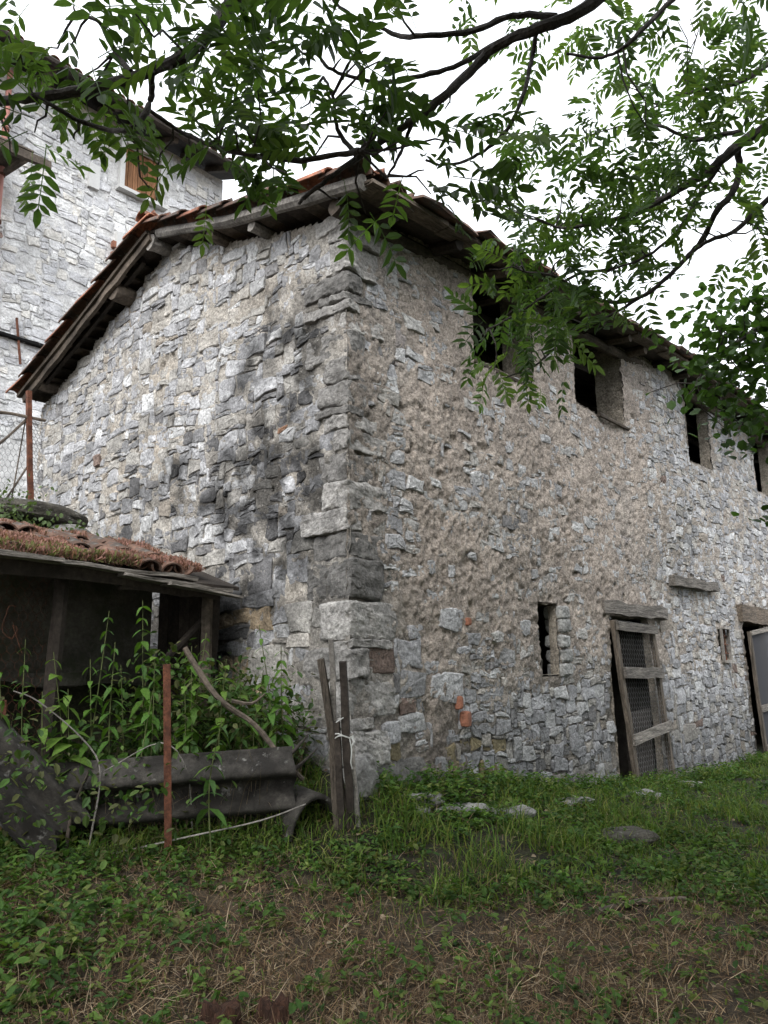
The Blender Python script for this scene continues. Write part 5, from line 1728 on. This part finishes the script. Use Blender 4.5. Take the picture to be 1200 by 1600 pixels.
deadwood('charred_stick', [(-0.60, 0.10, -0.02), (-0.48, -0.02, 0.10), (-0.38, -0.08, 0.2)], 0.02, 0.004, 'bark', 'second black stick, lower, between the ridge piece and the stakes')
deadwood('bramble_cane', [(-1.62, 0.62, -0.30), (-1.55, 0.66, 0.1), (-1.62, 0.75, 0.30), (-1.86, 0.9, 0.55), (-1.98, 1.0, 0.62)], 0.006, 0.004, 'wood_grey', 'thin pale cane arching up at the left over the broken sheet', 'cane')
deadwood('bramble_cane', [(-1.02, 0.42, -0.3), (-1.12, 0.36, 0.1), (-1.28, 0.42, 0.28), (-1.55, 0.62, 0.12)], 0.005, 0.003, 'wood_grey', 'thin arching dry cane crossing the middle of the long sheet', 'cane')
deadwood('bramble_cane', [(-1.5, 0.55, -0.36), (-1.2, 0.25, -0.28), (-0.85, -0.05, -0.20), (-0.6, -0.2, -0.12)], 0.006, 0.004, 'wood_grey', 'dry cane lying along the foot of the long sheet', 'cane')
deadwood('bramble_cane', [(-1.74, 0.68, -0.35), (-1.70, 0.70, -0.1), (-1.56, 0.78, 0.12)], 0.014, 0.006, 'wood', 'short dead stem tied up in front of the broken sheet', 'cane')
deadwood('fallen_stick', [(0.05, -1.85, -0.60), (0.35, -1.95, -0.60), (0.62, -2.12, -0.61)], 0.02, 0.012, 'wood', 'brown stick lying in the dry grass at lower right', 'stick')
# rotten stumps at the lower edge
for k, (x, y, s, label) in enumerate(((-2.04, -1.28, 0.085, 'rotten orange brown stump at the bottom edge, left one'), (-1.89, -1.42, 0.075, 'rotten dark red stump at the bottom edge, right one'))):
    z = float(gz(x, y))
    V, F = [], []
    rr = random.Random(k)
    N0 = 16
    for lv in range(5):
        for q in range(N0):
            a = 2 * PI * q / N0
            rad = s * (1.25 - 0.12 * lv) * (1 + 0.14 * math.sin(3 * a + k) + rr.uniform(-0.1, 0.1))
            V.append((x + math.cos(a) * rad, y + math.sin(a) * rad, z - 0.05 + lv * 0.024 + (rr.uniform(-0.02, 0.05) if lv == 4 else 0)))
    V.append((x, y, z + 0.05))
    for lv in range(4):
        for q in range(N0):
            a, c = lv * N0 + q, lv * N0 + (q + 1) % N0
            F.append((a, c, c + N0, a + N0))
    for q in range(N0):
        F.append((4 * N0 + q, 4 * N0 + (q + 1) % N0, 5 * N0))
    M.setdefault('rotten', mat('rotten_wood', (0.055, 0.026, 0.016), var=0.5, vscale=14, fine=0.5, fscale=60, bump=1.0, bscale=40, stretch=(3, 3, 0.5)))
    tag(obj('tree_stump', mesh_data('tree_stump', V, F), 'rotten'), label, 'stump', 'rotten stumps at the bottom')
# stones in the grass
RK = [(0.38, -0.27, 0.44, 0.20, 0.09, -0.65, 'pale flat slab in the grass just right of the barn corner'), (0.62, -0.52, 0.42, 0.18, 0.09, -0.55, 'second pale slab in the grass, in line with the corner slab'),
      (0.95, -0.72, 0.36, 0.15, 0.08, -0.6, 'third and lowest pale slab of the line below the corner'), (0.27, -0.44, 0.13, 0.10, 0.08, 0.2, 'small pale stone below the corner slab'),
      (2.04, -0.64, 0.40, 0.22, 0.08, -0.2, 'flat grey stone in the grass below the niche'), (1.62, -1.30, 0.42, 0.26, 0.16, -0.5, 'dark half buried rock in the grass at right'),
      (3.4, -0.62, 0.5, 0.24, 0.07, -0.2, 'thin grey stone in the grass before the wire gate'), (0.02, -0.12, 0.22, 0.20, 0.34, 0.1, 'grey block standing behind the tied stakes'), (4.9, -0.45, 0.7, 0.3, 0.08, 0.0, 'worn door stone at the foot of the wire gate')]
for k, (x, y, sx, sy, sz, a, label) in enumerate(RK):
    o = rocky('field_stone', (x, y, float(gz(x, y)) + sz * 0.12), (sx, sy, sz), 400 + k, 'moss_rock' if k == 5 else 'rock', None, a, rough=0.3, n=7, boxy=4.0, chisel=0.03)
    tag(o, label, 'stone', 'stones lying in the grass')

# ================================================================ tall weeds
NL = []
for k in range(4):
    w = (0.42, 0.36, 0.5, 0.3)[k]
    V = np.array([(0, 0, 0), (0.22, w * 0.5, 0.03), (0.55, w * 0.42, -0.05), (1, 0, -0.30), (0.55, -w * 0.42, -0.05), (0.22, -w * 0.5, 0.03), (0.3, 0, -0.01), (0.62, 0, -0.10)])
    F = [(0, 6, 1), (0, 5, 6), (1, 6, 7, 2), (6, 5, 4, 7), (2, 7, 3), (7, 4, 3)]
    me = mesh_data('leaf', V, F, np.array([(0.085, 0.17, 0.03), (0.065, 0.14, 0.028), (0.11, 0.19, 0.035), (0.06, 0.12, 0.035)][k]))
    me.materials.append(M['weed'])
    NL.append(me)
WEEDS = [  # foot, shoot, leaf length, pairs, label
 ((-1.09, 0.76), (-1.28, 0.71, 1.20), 0.105, 13, 'tallest bright green weed standing against the dark shed opening', 0),
 ((-1.49, 1.02), (-1.45, 0.84, 1.13), 0.085, 11, 'slender leaning weed with grey tip left of the tallest one', 3),
 ((-1.80, 1.00), (-1.92, 1.02, 0.94), 0.09, 8, 'leafy weed at the far left before the shed netting', 1),
 ((-1.63, 0.98), (-1.74, 1.0, 0.86), 0.12, 8, 'broad leaved weed near the left shed post', 2),
 ((-1.42, 0.90), (-1.54, 0.89, 0.81), 0.11, 8, 'bushy weed below the slender leaning one', 0),
 ((-1.26, 0.86), (-1.35, 0.83, 0.77), 0.09, 7, 'short weed at the foot of the tallest one', 1),
 ((-0.89, 0.58), (-0.99, 0.54, 0.89), 0.10, 9, 'weed right of the rusty post under the shed corner', 0),
 ((-0.78, 0.47), (-0.82, 0.37, 0.80), 0.10, 8, 'weed beside the grey leaning branch', 2),
 ((-1.10, 0.10), (-1.16, -0.05, 0.43), 0.11, 7, 'large drooping bright leaves hanging over the long sheet', 3),
 ((-0.48, 0.28), (-0.67, 0.21, 1.03), 0.085, 13, 'tall thin weed against the gable left of the stakes', 1),
 ((-0.38, 0.23), (-0.51, 0.16, 0.88), 0.09, 11, 'second tall weed nearest the tied stakes', 0),
 ((-1.01, 0.59), (-1.05, 0.52, 0.67), 0.10, 7, 'low weed just behind the rusty post', 2),
 ((-1.75, 0.90), (-1.82, 0.95, 0.61), 0.11, 7, 'low weed above the broken sheet', 2),
 ((-0.66, 0.37), (-0.73, 0.33, 0.66), 0.10, 8, 'weed in the gap between sheet and gable', 3),
 ((-2.0, 1.0), (-2.08, 1.0, 0.78), 0.10, 9, 'leafy weed cut by the left edge of the picture', 0),
 ((-1.55, 0.95), (-1.66, 0.93, 0.62), 0.12, 8, 'low broad weed between the left shed post and the sheet', 2),
 ((-1.18, 0.72), (-1.20, 0.66, 0.86), 0.10, 10, 'dense weed just left of the rusty post', 1),
 ((-0.96, 0.62), (-0.90, 0.50, 0.98), 0.09, 11, 'upright weed just right of the rusty post', 0),
 ((-0.58, 0.34), (-0.60, 0.24, 0.72), 0.10, 9, 'bushy weed at the foot of the tall thin one', 2),
 ((-1.36, 0.82), (-1.44, 0.76, 0.92), 0.10, 10, 'mid height weed in the middle of the shed opening', 1),
 ((-1.28, 0.74), (-1.24, 0.60, 0.60), 0.10, 6, 'small weed rising above the middle of the long sheet', 1)]
for (f, t, ll, pairs, label, kind) in WEEDS:
    z0 = float(gz(f[0], f[1]))
    root = thing('tall_weed', (f[0], f[1], z0), label, 'weed', 'tall weeds before the shed')
    a, c = Vector((f[0], f[1], z0 - 0.02)), Vector(t)
    mid = a.lerp(c, 0.5) + Vector((random.uniform(-0.04, 0.04), random.uniform(-0.04, 0.04), 0.03))
    line = smooth_line([a, mid, c], 8)
    b = MB()
    b.tube(line, 0.006, 0.0025, 5)
    obj('stem', b.data('stem'), M['weed_stem'] if 'weed_stem' in M else M.setdefault('weed_stem', mat('weed_stem', (0.10, 0.12, 0.045), var=0.3, fine=0, bump=0)), root)
    yaw = random.uniform(0, PI)
    for k in range(pairs):
        t_ = 0.30 + 0.70 * (k + 0.5) / pairs
        p = line[min(int(t_ * (len(line) - 1)), len(line) - 2)].lerp(line[min(int(t_ * (len(line) - 1)) + 1, len(line) - 1)], (t_ * (len(line) - 1)) % 1)
        yaw += PI / 2 + random.uniform(-0.3, 0.3)
        s_ = 1.35 * ll * (1.15 - 0.65 * max(0, (t_ - 0.45) / 0.55)) * random.uniform(0.8, 1.2)
        for q in (0, PI):
            place(NL[kind] if random.random() < 0.7 else random.choice(NL), 'leaf', root, euler_mtx(p, yaw + q + random.uniform(-0.2, 0.2), random.uniform(0.0, 0.75), random.uniform(-0.3, 0.3), s_))

# ================================================================ the sward
def scatter(n, x0, x1, y0, y1, power=1.6, near=2.2):
    x = rng.uniform(x0, x1, n)
    y = rng.uniform(y0, y1, n)
    d = np.hypot(x - CAM.x, y - CAM.y)
    k = rng.random(n) < np.minimum(1, (near / np.maximum(d, 0.1)) ** power)
    k &= ~((x > -0.06) & (y > -0.10 - 0.0 * x))
    k &= d > 1.2
    x, y = x[k], y[k]
    return x, y
SIDEF = np.array([(0, 1, 3, 2), (2, 3, 5, 4)])
def blades(x, y, ln, wd, lean, col, z=0.0, curl=0.3):
    n = len(x)
    T = np.array([(0, -0.5, 0), (0, 0.5, 0), (0.55, -0.42, 0.0), (0.55, 0.42, 0.0), (1, -0.08, 0.0), (1, 0.08, 0.0)])
    T = np.tile(T, (n, 1, 1))
    T[:, :, 1] *= (wd / ln)[:, None]
    T[:, 4:, 2] -= curl * rng.random(n)[:, None]
    T[:, 4:, 0] -= 0.1
    V = np.zeros((n, 6, 3))
    yaw, pit, rol = rng.uniform(0, 2 * PI, n), -(PI / 2 - lean), rng.normal(0, 0.4, n)
    cy_, sy_, cp, sp, cr, sr = np.cos(yaw), np.sin(yaw), np.cos(pit), np.sin(pit), np.cos(rol), np.sin(rol)
    t0, t1, t2 = T[:, :, 0], T[:, :, 1], T[:, :, 2]
    e = lambda a: a[:, None]
    V[:, :, 0] = e(cy_ * cp) * t0 + e(cy_ * sp * sr - sy_ * cr) * t1 + e(cy_ * sp * cr + sy_ * sr) * t2
    V[:, :, 1] = e(sy_ * cp) * t0 + e(sy_ * sp * sr + cy_ * cr) * t1 + e(sy_ * sp * cr - cy_ * sr) * t2
    V[:, :, 2] = e(-sp) * t0 + e(cp * sr) * t1 + e(cp * cr) * t2
    V = V * ln[:, None, None] + np.stack([x, y, gz(x, y) + z], 1)[:, None, :]
    return V.reshape(-1, 3), rep(SIDEF, n, 6), np.repeat(col, 6, 0)
# dry mown stalks
x, y = scatter(270000, -3.6, 3.5, -3.4, 1.0, 1.2, 2.8)
k = rng.random(len(x)) < (0.12 + 0.88 * dryness(x, y)) * np.clip(0.85 + 1.0 * fbm(np.stack([x, y, 0 * x], -1), 2.2, 3, 99), 0.3, 1)
x, y = x[k], y[k]
n = len(x)
pal = np.array([(0.20, 0.130, 0.072), (0.145, 0.090, 0.050), (0.26, 0.185, 0.11), (0.09, 0.052, 0.03), (0.31, 0.24, 0.16)])
col = pal[rng.integers(0, 5, n)] * rng.uniform(0.55, 1.5, (n, 1))
ln = rng.uniform(0.03, 0.06, n) + 0.12 * rng.random(n) ** 3
lean = np.clip(rng.normal(1.25, 0.35, n), 0.05, 1.7)
stub = rng.random(n) < 0.10
lean[stub] = np.abs(rng.normal(0.15, 0.2, stub.sum()))
col[stub] *= 0.45
ln[stub] *= 0.8
v = blades(x, y, ln, rng.uniform(0.0015, 0.004, n), lean, col, rng.uniform(0.0, 0.03, n), 0.15)
o = obj('dry_grass', mesh_data('dry_grass', *v), 'straw', None, 'stuff')
tag(o, 'mown brown dry grass and stalks across the foreground', 'dry grass')
# green blades
x, y = scatter(330000, -3.6, 11, -4.5, 1.1, 0.9, 3.0)
d_ = dryness(x, y)
P = np.stack([x, y, np.zeros_like(x)], -1)
k = rng.random(len(x)) < np.clip((1.0 - 0.88 * d_) * (0.52 + 1.5 * fbm(P, 2.4, 3, 95)), 0.04, 1)
x, y, d_ = x[k], y[k], d_[k]
n = len(x)
pal = np.array([(0.11, 0.175, 0.030), (0.085, 0.15, 0.027), (0.14, 0.20, 0.038), (0.065, 0.12, 0.026), (0.17, 0.185, 0.055)])
col = pal[rng.integers(0, 5, n)] * rng.uniform(0.6, 1.15, (n, 1))
hf = 0.6 + 0.8 * rng.random(n)
ln = (0.05 + 0.075 * (1 - d_)) * hf * (1 + 0.8 * np.clip(fbm(np.stack([x, y, 0 * x], -1), 1.1, 2, 97), -0.5, 1))
v = blades(x, y, ln, rng.uniform(0.004, 0.010, n), np.clip(np.abs(rng.normal(0.5, 0.4, n)), 0, 1.4), col, -0.01, 0.6)
o = obj('grass', mesh_data('grass', *v), 'weed', None, 'stuff')
tag(o, 'green grass growing thickest at the right along the barn', 'grass')
# small broad leaved weeds: each spot a little whorl of leaves
x, y = scatter(95000, -3.6, 10, -4.2, 1.2, 0.9, 3.0)
P = np.stack([x, y, np.zeros_like(x)], -1)
d_ = dryness(x, y)
leftpatch = sstep(-1.4, -2.2, x) * sstep(-1.2, -0.3, y)
k = rng.random(len(x)) < np.clip((0.85 - 0.70 * d_) * (0.52 + 1.5 * fbm(P, 1.9, 3, 96)) + 0.03 + 0.30 * leftpatch + 0.35 * ((y > -0.55) & (x > 0)), 0, 1)
x, y = x[k], y[k]
m_ = 6
n = len(x) * m_
leftpatch = leftpatch[k]
hh = np.repeat(rng.uniform(0.015, 0.10, len(x)) * (1 + 0.9 * leftpatch + 0.8 * (np.abs(y + 0.2) < 0.3) * (x > 0)), m_)
P = np.stack([np.repeat(x, m_), np.repeat(y, m_), np.repeat(gz(x, y), m_) + hh * rng.uniform(0.3, 1.0, n)], 1)
P[:, :2] += rng.normal(0, 0.012, (n, 2))
yaw = np.tile(np.arange(m_) * 2 * PI / m_, len(x)) + np.repeat(rng.uniform(0, 6, len(x)), m_) + rng.normal(0, 0.3, n)
WL = np.array([(0, 0, 0), (0.3, 0.26, 0.05), (0.7, 0.24, 0.02), (1, 0, -0.12), (0.7, -0.24, 0.02), (0.3, -0.26, 0.05)])
V = inst(WL, P, yaw, rng.normal(0.0, 0.4, n), rng.normal(0, 0.3, n), np.repeat(rng.uniform(0.022, 0.055, len(x)) * (1 + 0.1 * leftpatch), m_) * rng.uniform(0.7, 1.2, n))
pal = np.array([(0.075, 0.145, 0.028), (0.058, 0.12, 0.025), (0.10, 0.17, 0.034), (0.045, 0.095, 0.024), (0.13, 0.165, 0.045)])
c = np.repeat(pal[rng.integers(0, 5, len(x))] * rng.uniform(0.65, 1.15, (len(x), 1)), m_ * 6, 0)
o = obj('ground_weeds', mesh_data('ground_weeds', V, rep(HF, n, 6), c), 'weed', None, 'stuff')
tag(o, 'low broad leaved weeds spread through the grass', 'weeds')
# dead leaves and bits of bark blown over the ground
x, y = scatter(5200, -3.4, 5, -3.6, 0.4, 1.2, 2.6)
n = len(x)
V = inst(WL * np.array([1, 1.3, 1.6]), np.stack([x, y, gz(x, y) + rng.uniform(0.005, 0.035, n)], 1), rng.uniform(0, 6.28, n), rng.normal(0, 0.35, n), rng.normal(0, 0.5, n), rng.uniform(0.015, 0.04, n))
c = np.repeat(np.array([(0.12, 0.07, 0.04), (0.20, 0.14, 0.08), (0.08, 0.05, 0.035), (0.28, 0.22, 0.15)])[rng.integers(0, 4, n)], 6, 0)
o = obj('leaf_litter', mesh_data('leaf_litter', V, rep(HF, n, 6), c), 'straw', None, 'stuff')
tag(o, 'curled brown dead leaves strewn over the foreground', 'leaf litter')
# undergrowth between the shed, the sheets and the gable
n = 15000
x = rng.uniform(-2.5, -0.12, n)
y = rng.uniform(0.15, 1.25, n)
k = (y > 0.25 - 0.75 * (x + 0.4)) | (rng.random(n) < 0.1)
x, y = x[k], y[k]
n = len(x)
hgt = gz(x, y) + rng.beta(1.4, 2.0, n) * (0.95 + 0.3 * np.sin(x * 5))
V = inst(WL, np.stack([x, y, hgt], 1), rng.uniform(0, 6.28, n), rng.normal(0.4, 0.4, n), rng.normal(0, 0.4, n), rng.uniform(0.025, 0.08, n))
pal = np.array([(0.06, 0.12, 0.028), (0.05, 0.095, 0.03), (0.085, 0.14, 0.035), (0.10, 0.11, 0.045)])
c = np.repeat(pal[rng.integers(0, 4, n)] * rng.uniform(0.55, 1.15, (n, 1)), 6, 0)
o = obj('undergrowth', mesh_data('undergrowth', V, rep(HF, n, 6), c), 'weed', None, 'stuff')
tag(o, 'tangled leafy undergrowth between the shed and the sheets', 'undergrowth')
n = 900
x = rng.uniform(-2.4, -0.3, n)
y = np.clip(0.92 - 0.91 * (x + 1.7), 0.1, 2) + rng.uniform(0.06, 0.6, n)
col = np.array([(0.16, 0.12, 0.08)]) * rng.uniform(0.4, 1.3, (n, 1))
v = blades(x, y, rng.uniform(0.2, 0.75, n), rng.uniform(0.003, 0.005, n), np.abs(rng.normal(0.3, 0.35, n)), col, 0.0, 0.3)
o = obj('dead_stalks', mesh_data('dead_stalks', *v), 'straw', None, 'stuff')
tag(o, 'thin dead stalks tangled through the undergrowth by the shed', 'dead stalks')
